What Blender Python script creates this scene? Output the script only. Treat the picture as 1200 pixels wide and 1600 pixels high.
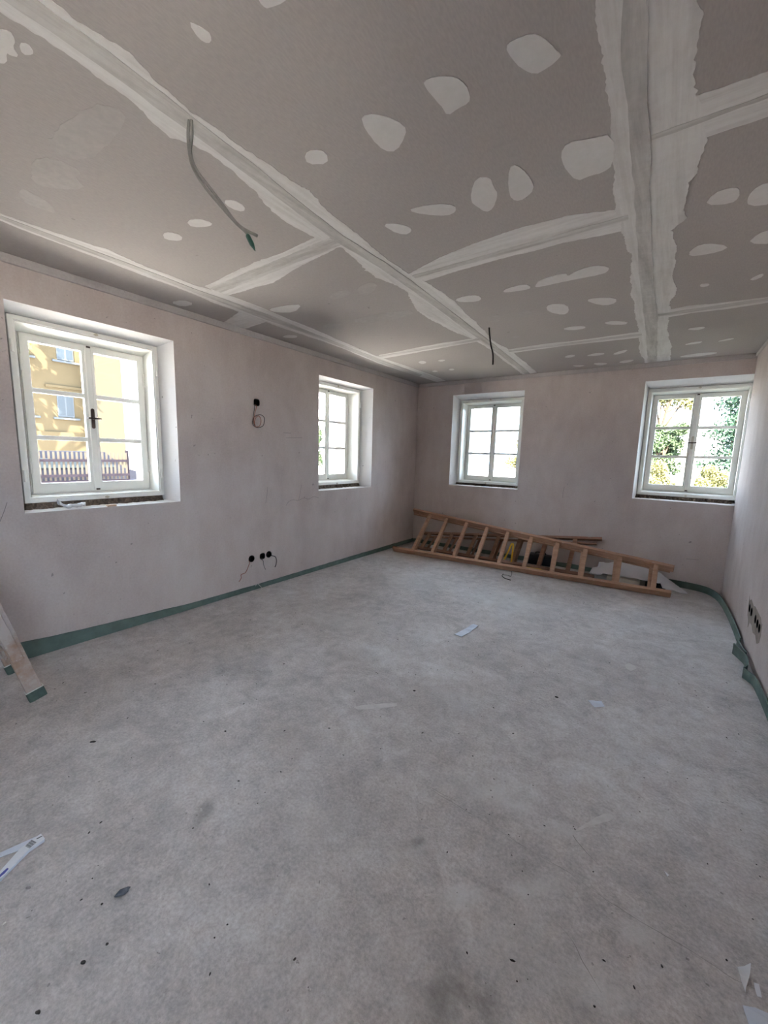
import bpy, bmesh, math, random
from mathutils import Vector, Matrix, noise
from mathutils.geometry import tessellate_polygon
import numpy as np

# ---------------------------------------------------------------- scene, camera, light
for o in list(bpy.data.objects):
    bpy.data.objects.remove(o, do_unlink=True)
scene = bpy.context.scene
COL = scene.collection
scene.view_settings.view_transform = 'Standard'
scene.view_settings.look = 'None'
scene.view_settings.gamma = 1.0
scene.view_settings.use_curve_mapping = False
scene.view_settings.exposure = 2.3
scene.cycles.use_denoising = True
scene.cycles.adaptive_threshold = 0.02
scene.cycles.max_bounces = 10
scene.cycles.diffuse_bounces = 7
scene.cycles.transparent_max_bounces = 16
scene.cycles.sample_clamp_indirect = 12.0

W, H = 4.0745, 2.6          # room width (X) and height (Z); left wall X=0, back wall Y=0
YR = -7.3                   # rear wall behind the camera
TH = 0.55                   # outer wall thickness

cd = bpy.data.cameras.new('camera')
cd.sensor_fit = 'HORIZONTAL'; cd.sensor_width = 36.0
cd.lens = 620.14 / 1200 * 36.0
cd.clip_start = 0.05; cd.clip_end = 300
cam = bpy.data.objects.new('camera', cd); COL.objects.link(cam)
_y, _p, _r = 0.614933, -0.141201, 0.027795
_f = Vector((-math.sin(_y)*math.cos(_p), math.cos(_y)*math.cos(_p), math.sin(_p)))
_x = Vector((math.cos(_y), math.sin(_y), 0)); _u = _x.cross(_f)
_x2 = _x*math.cos(_r) + _u*math.sin(_r); _u2 = -_x*math.sin(_r) + _u*math.cos(_r)
cam.matrix_world = Matrix(((_x2.x, _u2.x, -_f.x, 3.43848), (_x2.y, _u2.y, -_f.y, -5.74326),
                           (_x2.z, _u2.z, -_f.z, 1.44314), (0, 0, 0, 1)))
scene.camera = cam

world = bpy.data.worlds.new('sky'); scene.world = world; world.use_nodes = True
wn = world.node_tree.nodes; wl = world.node_tree.links
bgn = wn['Background']
bgn.inputs['Color'].default_value = (0.65, 0.785, 1.0, 1)
bgn.inputs['Strength'].default_value = 4.5

sd = bpy.data.lights.new('sun', 'SUN'); sd.energy = 30.0; sd.angle = math.radians(0.55)
sd.color = (1.0, 0.91, 0.78)
sun = bpy.data.objects.new('sun', sd); COL.objects.link(sun)
TO_SUN = Vector((0.30, -0.65, 0.70)).normalized()
sun.rotation_euler = TO_SUN.to_track_quat('Z', 'Y').to_euler()
sun.location = (6, -13, 14)

# ---------------------------------------------------------------- measured outlines (metres)
JOINT_A = [(1.996,-7.28),(1.996,-5.275),(1.995,-5.217),(2.004,-5.154),(2.013,-5.1),(1.987,-5.026),(1.984,-4.933),(1.972,-4.887),(1.98,-4.778),(1.976,-4.709),(1.993,-4.557),(2.003,-4.372),(1.97,-4.123),(1.968,-3.913),(1.949,-3.674),(1.96,-3.44),(1.992,-3.288),(2.012,-2.889),(1.982,-2.627),(1.951,-2.241),(1.895,-1.774),(1.929,-1.284),(1.885,-0.072),(1.68,-0.036),(1.719,-0.936),(1.752,-1.443),(1.75,-1.908),(1.676,-2.318),(1.666,-2.658),(1.679,-2.89),(1.795,-3.199),(1.785,-3.379),(1.747,-3.517),(1.768,-3.692),(1.81,-3.917),(1.764,-4.049),(1.735,-4.205),(1.747,-4.359),(1.801,-4.492),(1.831,-4.64),(1.847,-4.735),(1.819,-4.823),(1.789,-4.868),(1.838,-4.979),(1.842,-5.122),(1.853,-5.176),(1.856,-5.253),(1.85,-5.346),(1.85,-7.28)]
JOINT_B = [(3.164,-7.28),(3.164,-4.493),(3.159,-4.433),(3.165,-4.355),(3.154,-4.22),(3.158,-4.144),(3.159,-4.063),(3.149,-3.991),(3.135,-3.831),(3.131,-3.693),(3.116,-3.516),(3.125,-3.288),(3.123,-3.146),(3.14,-2.973),(3.107,-2.362),(3.104,-1.755),(3.096,-1.138),(3.061,-0.768),(3.093,-0.046),(3.325,-0.062),(3.34,-0.694),(3.323,-1.055),(3.314,-1.558),(3.326,-1.89),(3.326,-2.068),(3.351,-2.188),(3.353,-2.336),(3.337,-2.629),(3.351,-2.753),(3.349,-2.973),(3.34,-3.061),(3.323,-3.162),(3.385,-3.251),(3.376,-3.328),(3.378,-3.43),(3.387,-3.541),(3.418,-3.593),(3.426,-3.803),(3.394,-4.01),(3.382,-4.199),(3.389,-4.27),(3.392,-4.312),(3.381,-4.347),(3.381,-7.28)]
JOINT_C = [(0.562,-7.28),(0.562,-5.098),(0.569,-5.002),(0.585,-4.863),(0.597,-4.705),(0.622,-4.656),(0.581,-4.42),(0.585,-4.091),(0.627,-3.841),(0.631,-3.534),(0.606,-3.285),(0.595,-2.969),(0.555,-2.513),(0.509,-1.776),(0.543,-1.263),(0.559,-0.667),(0.538,-0.09),(0.367,-0.057),(0.321,-1.122),(0.312,-1.548),(0.371,-2.153),(0.386,-2.582),(0.361,-3.127),(0.368,-3.329),(0.386,-3.578),(0.379,-3.829),(0.419,-4.023),(0.436,-4.51),(0.447,-4.825),(0.465,-5.012),(0.475,-5.082),(0.475,-7.28)]
BAND_A = [(1.932,-5.309),(1.935,-5.138),(1.921,-4.861),(1.908,-4.634),(1.889,-4.382),(1.862,-4.002),(1.886,-3.618),(1.882,-3.272),(1.864,-2.698),(1.828,-1.683),(1.752,-0.047)]
BAND_B = [(3.22,-7.28),(3.22,-4.455),(3.206,-4.249),(3.203,-3.949),(3.198,-3.626),(3.181,-3.161),(3.166,-2.566),(3.157,-1.862),(3.147,-1.156),(3.119,-0.068),(3.205,-0.057),(3.231,-1.108),(3.248,-1.808),(3.234,-2.524),(3.247,-3.119),(3.253,-3.59),(3.262,-3.91),(3.266,-4.209),(3.273,-4.42),(3.273,-7.28)]
BAND_C = [(0.539,-7.28),(0.539,-5.094),(0.535,-4.849),(0.532,-4.398),(0.52,-4.055),(0.544,-3.467),(0.509,-2.885),(0.453,-1.699),(0.457,-0.671),(0.348,-0.573),(0.353,-1.604),(0.436,-2.633),(0.425,-3.373),(0.454,-4.042),(0.486,-4.529),(0.474,-4.832),(0.499,-5.087),(0.499,-7.28)]
CROSS_1 = [(0.624,-4.042),(1.207,-4.07),(1.468,-4.064),(1.759,-4.082),(1.818,-4.03),(1.834,-3.918),(1.794,-3.927),(1.445,-3.893),(1.083,-3.822),(0.574,-3.859)]
CROSS_2 = [(-0.019,-3.497),(0.413,-3.597),(0.389,-3.317),(-0.086,-3.276)]
CROSS_3 = [(1.933,-3.435),(2.139,-3.509),(2.43,-3.567),(2.696,-3.581),(2.946,-3.562),(3.124,-3.494),(3.161,-3.279),(2.854,-3.315),(2.581,-3.323),(2.283,-3.322),(1.917,-3.287)]
CROSS_4 = [(3.384,-4.014),(3.565,-4.004),(3.596,-3.8),(3.412,-3.798)]
CROSS_5 = [(0.556,-1.853),(1.367,-1.944),(1.793,-1.932),(1.779,-1.815),(1.274,-1.77),(0.46,-1.696)]
CROSS_6 = [(1.924,-1.376),(2.31,-1.409),(2.583,-1.382),(3.118,-1.395),(3.119,-1.195),(2.458,-1.246),(1.892,-1.212)]
CROSS_7 = [(3.266,-1.894),(3.438,-1.914),(3.602,-1.873),(3.894,-1.846),(3.914,-1.713),(3.689,-1.704),(3.46,-1.731),(3.255,-1.701)]
PATCHES = [[(2.94,-4.504),(2.96,-4.512),(3.013,-4.501),(3.033,-4.474),(3.049,-4.44),(3.055,-4.419),(3.067,-4.394),(3.06,-4.385),(3.027,-4.375),(2.985,-4.374),(2.959,-4.418),(2.945,-4.462)],[(2.688,-4.533),(2.709,-4.542),(2.749,-4.526),(2.784,-4.5),(2.8,-4.461),(2.796,-4.416),(2.781,-4.393),(2.741,-4.396),(2.701,-4.386),(2.7,-4.431)],[(2.439,-4.533),(2.47,-4.544),(2.518,-4.506),(2.558,-4.433),(2.539,-4.395),(2.466,-4.347),(2.426,-4.377),(2.423,-4.453)],[(2.155,-4.534),(2.203,-4.53),(2.236,-4.493),(2.199,-4.444),(2.125,-4.488)],[(2.246,-5.043),(2.256,-5.031),(2.269,-5.001),(2.259,-4.984),(2.238,-4.981),(2.227,-5.005)],[(2.455,-4.982),(2.449,-4.957),(2.457,-4.943),(2.505,-4.931),(2.522,-4.938)],[(2.608,-3.972),(2.665,-4.046),(2.713,-4.019),(2.705,-3.968),(2.701,-3.896),(2.647,-3.812),(2.611,-3.799),(2.59,-3.865),(2.581,-3.91)],[(2.773,-3.984),(2.811,-4.043),(2.836,-4.001),(2.849,-3.913),(2.846,-3.843),(2.791,-3.802),(2.75,-3.807),(2.741,-3.86)],[(2.981,-3.996),(3.011,-4.043),(3.081,-4.018),(3.156,-3.994),(3.143,-3.826),(3.096,-3.798),(3.062,-3.81),(3.001,-3.8),(2.979,-3.916)],[(2.305,-4.013),(2.366,-4.009),(2.438,-3.985),(2.512,-3.926),(2.494,-3.88),(2.445,-3.87),(2.346,-3.945)],[(2.138,-3.983),(2.201,-3.949),(2.24,-3.891),(2.23,-3.849),(2.177,-3.84),(2.143,-3.911)],[(1.619,-4.539),(1.666,-4.514),(1.67,-4.455),(1.625,-4.43),(1.597,-4.485)],[(1.305,-4.546),(1.383,-4.523),(1.41,-4.46),(1.368,-4.452),(1.276,-4.497)],[(1.08,-4.549),(1.13,-4.54),(1.151,-4.482),(1.092,-4.458),(1.028,-4.514)],[(2.579,-2.845),(2.633,-2.927),(2.791,-2.947),(2.797,-2.88),(2.852,-2.94),(2.96,-2.96),(3.021,-2.903),(3.026,-2.852),(2.986,-2.806),(2.783,-2.824),(2.592,-2.814)],[(2.37,-2.874),(2.417,-2.908),(2.536,-2.919),(2.559,-2.834),(2.507,-2.816),(2.382,-2.842)],[(2.022,-2.911),(2.119,-2.935),(2.202,-2.899),(2.203,-2.83),(2.156,-2.787),(2.042,-2.842)],[(2.557,-2.443),(2.625,-2.461),(2.699,-2.387),(2.678,-2.229),(2.626,-2.177),(2.544,-2.309)],[(2.825,-2.412),(2.889,-2.428),(3.01,-2.355),(3.004,-2.248),(2.935,-2.23),(2.866,-2.316)],[(2.87,-1.819),(2.938,-1.835),(3.044,-1.735),(3.017,-1.676),(2.909,-1.739)],[(2.543,-1.814),(2.613,-1.854),(2.722,-1.81),(2.72,-1.731),(2.607,-1.734)],[(2.821,-0.666),(2.907,-0.768),(2.978,-0.787),(2.928,-0.667),(2.847,-0.62)],[(2.553,-0.719),(2.69,-0.8),(2.772,-0.724),(2.671,-0.654)],[(2.344,-0.768),(2.426,-0.853),(2.486,-0.788),(2.399,-0.704)],[(2.338,-0.3),(2.479,-0.244),(2.473,-0.208),(2.398,-0.189)],[(2.569,-0.291),(2.658,-0.299),(2.741,-0.199),(2.632,-0.143)],[(2.829,-0.225),(2.932,-0.31),(3.01,-0.268),(2.899,-0.132)],[(0.77,-1.339),(0.875,-1.395),(0.881,-1.279),(0.774,-1.22)],[(1.023,-1.296),(1.1,-1.328),(1.132,-1.274),(1.048,-1.227)],[(0.672,-0.8),(0.747,-0.829),(0.757,-0.755),(0.681,-0.725)],[(0.916,-0.785),(0.994,-0.831),(1.006,-0.76),(0.934,-0.708)],[(0.115,-2.919),(0.224,-2.955),(0.309,-2.882),(0.23,-2.828)],[(0.637,-3.514),(0.841,-3.489),(0.976,-3.438),(0.778,-3.345),(0.651,-3.421)],[(3.452,-3.323),(3.475,-3.402),(3.527,-3.413),(3.562,-3.391),(3.571,-3.311),(3.544,-3.275)],[(3.405,-2.833),(3.436,-2.91),(3.484,-2.918),(3.583,-2.825),(3.547,-2.777),(3.435,-2.788)],[(3.656,-2.81),(3.686,-2.898),(3.738,-2.912),(3.766,-2.733)],[(3.478,-2.33),(3.53,-2.32),(3.537,-2.271),(3.491,-2.264)],[(3.731,-2.262),(3.783,-2.333),(3.797,-2.274),(3.756,-2.225)],[(3.598,-3.293),(3.623,-3.365),(3.667,-3.369),(3.697,-3.177),(3.612,-3.21)],[(3.436,-1.293),(3.553,-1.304),(3.578,-1.251),(3.515,-1.207)],[(3.427,-0.725),(3.518,-0.8),(3.591,-0.783),(3.547,-0.708)],[(3.681,-0.707),(3.758,-0.782),(3.822,-0.769),(3.765,-0.708)],[(3.393,-0.191),(3.513,-0.282),(3.724,-0.269),(3.731,-0.177),(3.519,-0.123)],[(1.77,-5.341),(1.802,-5.316),(1.776,-5.298),(1.746,-5.3),(1.721,-5.28),(1.708,-5.296),(1.708,-5.307),(1.664,-5.294),(1.633,-5.316)],[(1.775,-5.292),(1.797,-5.277),(1.781,-5.259),(1.765,-5.258),(1.741,-5.276)],[(0.086,-4.021),(0.23,-3.994),(0.227,-3.889),(0.078,-3.914)]]
THIN = [[(0.744,-2.988),(0.852,-2.985),(0.931,-2.919),(0.833,-2.852),(0.716,-2.899)],[(1.256,-3.445),(1.384,-3.489),(1.47,-3.449),(1.437,-3.403),(1.322,-3.377),(1.239,-3.399)],[(1.081,-2.948),(1.204,-2.968),(1.623,-2.924),(1.642,-2.796),(1.293,-2.785),(1.055,-2.846)],[(0.917,-5.099),(0.904,-5.048),(0.882,-4.979),(0.81,-4.952),(0.827,-4.91),(0.793,-4.988),(0.798,-5.072)],[(1.188,-5.133),(1.28,-5.085),(1.279,-4.981),(1.209,-4.989),(1.163,-4.924),(1.038,-5.02),(0.999,-5.071)],[(1.415,-5.121),(1.712,-5.098),(1.788,-5.009),(1.636,-4.976),(1.364,-4.997),(1.324,-5.096)],[(1.526,-3.453),(1.656,-3.482),(1.7,-3.432),(1.598,-3.332),(1.476,-3.326)],[(2.069,-1.798),(2.134,-1.831),(2.163,-1.768),(2.103,-1.73)],[(2.054,-2.429),(2.169,-2.516),(2.2,-2.378),(2.094,-2.236)],[(2.332,-2.419),(2.428,-2.458),(2.419,-2.3),(2.332,-2.246)]]
PAPER_STRIP = [(2.152,-2.875),(2.215,-2.874),(2.235,-2.739),(2.24,-2.59),(2.192,-2.575),(2.172,-2.727)]
PAPER_TORN = [(3.191,-3.197),(3.256,-3.138),(3.28,-3.191),(3.232,-3.236)]
PAPER_CURL = [(3.751,-4.356),(3.768,-4.338),(3.786,-4.312),(3.779,-4.352),(3.762,-4.409)]
PAPER_EDGE = [(3.753,-4.449),(3.78,-4.435),(3.806,-4.429),(3.813,-4.461),(3.762,-4.499)]
PAPER_SLIVER = [(3.785,-4.368),(3.796,-4.365),(3.798,-4.396),(3.789,-4.4)]
PAPER_TRI = [(3.576,-4.145),(3.592,-4.154),(3.585,-4.165)]
ARM_1 = [(1.675,-5.407),(1.71,-5.404),(1.715,-5.449),(1.773,-5.539),(1.787,-5.56),(1.75,-5.553),(1.736,-5.531),(1.688,-5.469)]
ARM_2 = [(1.675,-5.407),(1.688,-5.407),(1.692,-5.455),(1.688,-5.469),(1.668,-5.515),(1.646,-5.555),(1.628,-5.552),(1.647,-5.514),(1.663,-5.448)]
BARCODE = [(1.691,-5.455),(1.679,-5.434),(1.705,-5.426),(1.714,-5.448)]
SLOT = [(1.687,-5.423),(1.689,-5.407),(1.693,-5.407),(1.692,-5.422)]
BLUE = [(1.745,-5.523),(1.741,-5.513),(1.749,-5.511),(1.758,-5.523),(1.762,-5.536),(1.751,-5.534)]
CREAM = [(3.332,-2.55),(3.356,-2.497),(3.393,-2.524),(3.404,-2.57),(3.373,-2.626),(3.344,-2.606)]
SCRAPE_1 = [(3.283,-4.182),(3.299,-4.137),(3.363,-4.017),(3.4,-3.989),(3.409,-4.012),(3.359,-4.074)]
SCRAPE_2 = [(2.088,-4.099),(2.272,-3.919),(2.304,-3.94),(2.144,-4.108)]
CRACKS = [[(2.696,-4.337),(2.882,-4.342),(3.047,-4.347),(3.172,-4.355),(3.283,-4.353),(3.387,-4.369),(3.516,-4.38),(3.614,-4.378),(3.69,-4.381),(3.746,-4.388),(3.821,-4.373)],[(3.285,-4.191),(3.336,-4.232),(3.383,-4.261)],[(3.259,-4.526),(3.343,-4.561),(3.394,-4.609),(3.44,-4.647)],[(-0.048,-4.172),(0.238,-4.194),(0.484,-4.208)],[(2.677,-4.334),(2.786,-4.328),(2.852,-4.327)]]
CABLE_1 = [(1.934,-4.868,2.604),(1.933,-4.877,2.559),(1.945,-4.882,2.481),(1.964,-4.878,2.425),(2.001,-4.862,2.366),(2.055,-4.836,2.3),(2.103,-4.812,2.244),(2.138,-4.793,2.209),(2.154,-4.787,2.178)]
CABLE_2 = [(1.938,-4.866,2.6),(1.945,-4.87,2.548),(1.948,-4.879,2.486),(1.969,-4.874,2.428),(2.012,-4.854,2.369),(2.06,-4.832,2.305),(2.098,-4.813,2.252),(2.127,-4.798,2.224),(2.171,-4.772,2.199)]
CABLE_3 = [(2.005,-2.168,2.6),(2.018,-2.172,2.527),(2.036,-2.174,2.442),(2.058,-2.172,2.369),(2.068,-2.181,2.273)]
WIRE_TOP_A = [(0.02,-3.187,1.905),(0.02,-3.203,1.829),(0.02,-3.22,1.765),(0.02,-3.214,1.716),(0.02,-3.168,1.688),(0.02,-3.106,1.705),(0.02,-3.073,1.752),(0.02,-3.08,1.796),(0.02,-3.135,1.817),(0.02,-3.189,1.793),(0.02,-3.213,1.747),(0.02,-3.199,1.704)]
WIRE_TOP_B = [(0.02,-3.172,1.901),(0.02,-3.196,1.823),(0.02,-3.213,1.753),(0.02,-3.191,1.698),(0.02,-3.145,1.702),(0.02,-3.128,1.76),(0.02,-3.143,1.803),(0.02,-3.182,1.787),(0.02,-3.206,1.735),(0.02,-3.184,1.693)]
WIRE_L = [(0.02,-3.284,0.318),(0.02,-3.309,0.255),(0.02,-3.34,0.214),(0.02,-3.386,0.205),(0.02,-3.386,0.171),(0.02,-3.413,0.138)]
WIRE_M = [(0.02,-3.116,0.297),(0.02,-3.109,0.246),(0.02,-3.085,0.191)]
WIRE_R = [(0.03,-3.014,0.335),(0.03,-2.962,0.311),(0.03,-2.945,0.264),(0.03,-2.955,0.215),(0.03,-2.968,0.196)]
PENCIL = [[(0.001,-3.029,1.079),(0.001,-3.039,0.998),(0.001,-3.057,0.91)],[(0.001,-2.548,1.085),(0.001,-2.578,0.953),(0.001,-2.598,0.903)],[(0.001,-2.779,0.859),(0.001,-2.741,0.899),(0.001,-2.675,0.916),(0.001,-2.598,0.903),(0.001,-2.509,0.926),(0.001,-2.437,0.906),(0.001,-2.353,0.93),(0.001,-2.267,0.909)],[(0.001,-5.079,1.078),(0.001,-5.099,1.018),(0.001,-5.122,0.958)],[(0.001,-2.772,1.606),(0.001,-2.652,1.613),(0.001,-2.537,1.619)],[(0.001,-2.807,1.659),(0.001,-2.699,1.659)]]
PENCIL_BACK = [[(2.333,-0.001,1.1),(2.323,-0.001,1.031),(2.323,-0.001,0.944)],[(3.72,-0.001,0.347),(3.78,-0.001,0.35),(3.838,-0.001,0.353)],[(2.325,-0.001,0.532),(2.322,-0.001,0.47)]]

# ---------------------------------------------------------------- helpers
rng = random.Random(7)

def link(o, parent=None):
    COL.objects.link(o)
    if parent: o.parent = parent
    return o

def mob(name, bm, mat, parent=None, smooth=False, recalc=True):
    if recalc: bmesh.ops.recalc_face_normals(bm, faces=bm.faces)
    me = bpy.data.meshes.new(name); bm.to_mesh(me); bm.free()
    if smooth:
        for p in me.polygons: p.use_smooth = True
    for m in (mat if isinstance(mat, (list, tuple)) else [mat]): me.materials.append(m)
    return link(bpy.data.objects.new(name, me), parent)

def pydata(name, v, f, mat, parent=None, smooth=False):
    me = bpy.data.meshes.new(name); me.from_pydata(v, [], f); me.update()
    if smooth:
        for p in me.polygons: p.use_smooth = True
    me.materials.append(mat)
    return link(bpy.data.objects.new(name, me), parent)

def empty(name, loc=(0, 0, 0), label=None, cat=None, group=None, kind=None):
    o = bpy.data.objects.new(name, None); o.empty_display_size = 0.1
    o.location = loc; link(o); tag(o, label, cat, group, kind); return o

def tag(o, label=None, cat=None, group=None, kind=None):
    if label: o['label'] = label
    if cat: o['category'] = cat
    if group: o['group'] = group
    if kind: o['kind'] = kind
    return o

def adopt(child, root):
    """parent a mesh built in world coordinates under a root placed elsewhere"""
    child.parent = root
    child.matrix_parent_inverse = Matrix.Translation(-Vector(root.location))
    return child

def bbox(bm, lo, hi):
    x0, y0, z0 = lo; x1, y1, z1 = hi
    vs = [bm.verts.new(c) for c in ((x0,y0,z0),(x1,y0,z0),(x1,y1,z0),(x0,y1,z0),(x0,y0,z1),(x1,y0,z1),(x1,y1,z1),(x0,y1,z1))]
    for f in ((0,3,2,1),(4,5,6,7),(0,1,5,4),(1,2,6,5),(2,3,7,6),(3,0,4,7)):
        bm.faces.new([vs[i] for i in f])
    return vs

def beam(bm, a, b, w, t, wdir):
    """box along a->b, w along wdir, t across"""
    a, b = Vector(a), Vector(b); d = (b-a).normalized()
    wd = Vector(wdir); wd = (wd - d*wd.dot(d)).normalized(); td = d.cross(wd)
    vs = []
    for p in (a, b):
        for s, q in ((-1,-1),(1,-1),(1,1),(-1,1)):
            vs.append(bm.verts.new(p + wd*(s*w/2) + td*(q*t/2)))
    for f in ((0,3,2,1),(4,5,6,7),(0,1,5,4),(1,2,6,5),(2,3,7,6),(3,0,4,7)):
        bm.faces.new([vs[i] for i in f])
    return vs

def spline(pts, n=6):
    P = [Vector(p) for p in pts]; out = []
    for i in range(len(P)-1):
        p0 = P[max(i-1,0)]; p1 = P[i]; p2 = P[i+1]; p3 = P[min(i+2,len(P)-1)]
        for k in range(n):
            t = k/n
            out.append(0.5*((2*p1)+(p2-p0)*t+(2*p0-5*p1+4*p2-p3)*t*t+(3*p1-p0-3*p2+p3)*t**3))
    out.append(P[-1]); return out

def tube(bm, pts, r, n=8):
    P = [Vector(p) for p in pts]; rings = []
    up = Vector((0.3, 0.2, 1)).normalized()
    for i, p in enumerate(P):
        d = (P[min(i+1,len(P)-1)] - P[max(i-1,0)])
        d = d.normalized() if d.length > 1e-9 else Vector((0,0,1))
        s = d.cross(up)
        if s.length < 1e-3: s = d.cross(Vector((1,0,0)))
        s.normalize(); t = s.cross(d); up = t
        rr = r[i] if isinstance(r, (list, tuple)) else r
        rings.append([bm.verts.new(p + (s*math.cos(2*math.pi*k/n) + t*math.sin(2*math.pi*k/n))*rr) for k in range(n)])
    for a, b in zip(rings, rings[1:]):
        for k in range(n): bm.faces.new((a[k], a[(k+1)%n], b[(k+1)%n], b[k]))
    bm.faces.new(rings[0][::-1]); bm.faces.new(rings[-1])

def prism(bm, poly, z0, z1):
    """closed prism over a flat outline (list of (x, y)) between z0 and z1"""
    n = len(poly)
    lo = [bm.verts.new((x, y, z0)) for x, y in poly]; hi = [bm.verts.new((x, y, z1)) for x, y in poly]
    tri = tessellate_polygon([[Vector((x, y, 0)) for x, y in poly]])
    for t in tri:
        try:
            bm.faces.new([lo[i] for i in t]); bm.faces.new([hi[i] for i in reversed(t)])
        except ValueError: pass
    for i in range(n):
        j = (i+1) % n
        try: bm.faces.new((lo[i], lo[j], hi[j], hi[i]))
        except ValueError: pass

def ragged(poly, amp=0.006, step=0.03, smooth=0, seed=0, clamp=True):
    """an outline with softened corners and an uneven trowelled edge"""
    P = [Vector((x, y)) for x, y in poly]
    for _ in range(smooth):
        Q = []
        for i in range(len(P)):
            a, b = P[i], P[(i+1) % len(P)]
            Q += [a*0.75+b*0.25, a*0.25+b*0.75]
        P = Q
    out = []
    for i in range(len(P)):
        a, b = P[i], P[(i+1) % len(P)]; k = max(1, min(60, int((b-a).length/step)))
        nrm = Vector((b.y-a.y, a.x-b.x)); nrm = nrm.normalized() if nrm.length > 1e-6 else nrm
        for q in range(k):
            p = a + (b-a)*(q/k)
            v = noise.noise(Vector((p.x*7, p.y*7, seed*3.1)))*1.0 + noise.noise(Vector((p.x*38, p.y*38, seed)))*0.55
            w_ = noise.noise(Vector((p.x*90, p.y*90, seed+9)))
            v += max(0, w_)*1.1*max(0, noise.noise(Vector((p.x*4, p.y*4, seed+20)))*2.5)
            p = p + nrm*amp*v
            if clamp: p = Vector((min(max(p.x, 0.004), W-0.004), min(max(p.y, YR+0.004), -0.004)))
            out.append((p.x, p.y))
    # drop coincident points
    res = []
    for p in out:
        if not res or (abs(p[0]-res[-1][0])+abs(p[1]-res[-1][1])) > 1e-4: res.append(p)
    return res

# ---------------------------------------------------------------- materials
def new_mat(name):
    m = bpy.data.materials.new(name); m.use_nodes = True
    nt = m.node_tree; b = nt.nodes['Principled BSDF']
    return m, nt, b

class NT:
    def __init__(s, nt): s.nt = nt; s.co = nt.nodes.new('ShaderNodeTexCoord')
    def pos(s, scale=(1,1,1), rot=(0,0,0)):
        mp = s.nt.nodes.new('ShaderNodeMapping'); s.nt.links.new(s.co.outputs['Object'], mp.inputs['Vector'])
        mp.inputs['Scale'].default_value = scale; mp.inputs['Rotation'].default_value = rot
        return mp.outputs['Vector']
    def noise(s, scale, detail=4, rough=0.55, vec=None, dist=0.0):
        n = s.nt.nodes.new('ShaderNodeTexNoise'); n.inputs['Scale'].default_value = scale
        n.inputs['Detail'].default_value = detail; n.inputs['Roughness'].default_value = rough
        n.inputs['Distortion'].default_value = dist
        s.nt.links.new(vec if vec is not None else s.co.outputs['Object'], n.inputs['Vector'])
        return n.outputs['Fac']
    def ramp(s, fac, stops):
        r = s.nt.nodes.new('ShaderNodeValToRGB'); e = r.color_ramp.elements
        while len(e) < len(stops): e.new(0.5)
        for el, (p, c) in zip(e, stops):
            el.position = p; el.color = (c if len(c) == 4 else (*c, 1)) if isinstance(c, (tuple, list)) else (c, c, c, 1)
        s.nt.links.new(fac, r.inputs['Fac']); return r.outputs['Color']
    def mix(s, fac, a, b, mode='MIX'):
        m = s.nt.nodes.new('ShaderNodeMix'); m.data_type = 'RGBA'; m.blend_type = mode
        for sock, v in ((m.inputs[0], fac), (m.inputs[6], a), (m.inputs[7], b)):
            if hasattr(v, 'links'): s.nt.links.new(v, sock)
            elif isinstance(v, (tuple, list)): sock.default_value = (*v, 1) if len(v) == 3 else v
            else: sock.default_value = v
        return m.outputs[2]
    def math(s, op, a, b=0.0):
        m = s.nt.nodes.new('ShaderNodeMath'); m.operation = op
        for sock, v in ((m.inputs[0], a), (m.inputs[1], b)):
            if hasattr(v, 'links'): s.nt.links.new(v, sock)
            else: sock.default_value = v
        return m.outputs[0]
    def bump(s, bsdf, h, strength=0.2, dist=0.01):
        b = s.nt.nodes.new('ShaderNodeBump'); b.inputs['Strength'].default_value = strength
        b.inputs['Distance'].default_value = dist
        s.nt.links.new(h, b.inputs['Height']); s.nt.links.new(b.outputs['Normal'], bsdf.inputs['Normal'])
    def spot(s, x, y, rx, ry, ang=0, soft=0.5, warp=0.25, wscale=9):
        """0..1 mask of an uneven blotch lying at world x, y"""
        mp = s.nt.nodes.new('ShaderNodeMapping'); mp.vector_type = 'TEXTURE'
        mp.inputs['Location'].default_value = (x, y, 0); mp.inputs['Rotation'].default_value = (0, 0, ang)
        mp.inputs['Scale'].default_value = (rx, ry, 1)
        s.nt.links.new(s.co.outputs['Object'], mp.inputs['Vector'])
        ln = s.nt.nodes.new('ShaderNodeVectorMath'); ln.operation = 'LENGTH'
        s.nt.links.new(mp.outputs['Vector'], ln.inputs[0])
        d = s.math('ADD', ln.outputs['Value'], s.math('MULTIPLY', s.math('SUBTRACT', s.noise(wscale, 5, 0.65), 0.5), warp*4))
        return s.ramp(d, [(max(0.0, 1-soft)*0.8, 1.0), (0.8+0.2*soft, 0.0)])

def simple(name, col, rough=0.6, metal=0.0, var=0.0, scale=20, bump=0.0, spec=0.4, bscale=None):
    m, nt, b = new_mat(name); n = NT(nt)
    b.inputs['Roughness'].default_value = rough; b.inputs['Metallic'].default_value = metal
    b.inputs['Specular IOR Level'].default_value = spec
    if var:
        lo = tuple(max(0, c*(1-var)) for c in col); hi = tuple(min(1, c*(1+var)) for c in col)
        nt.links.new(n.ramp(n.noise(scale, 5), [(0.3, lo), (0.7, hi)]), b.inputs['Base Color'])
    else:
        b.inputs['Base Color'].default_value = (*col, 1)
    if bump: n.bump(b, n.noise(bscale or scale*3, 4), bump, 0.004)
    return m

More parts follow.
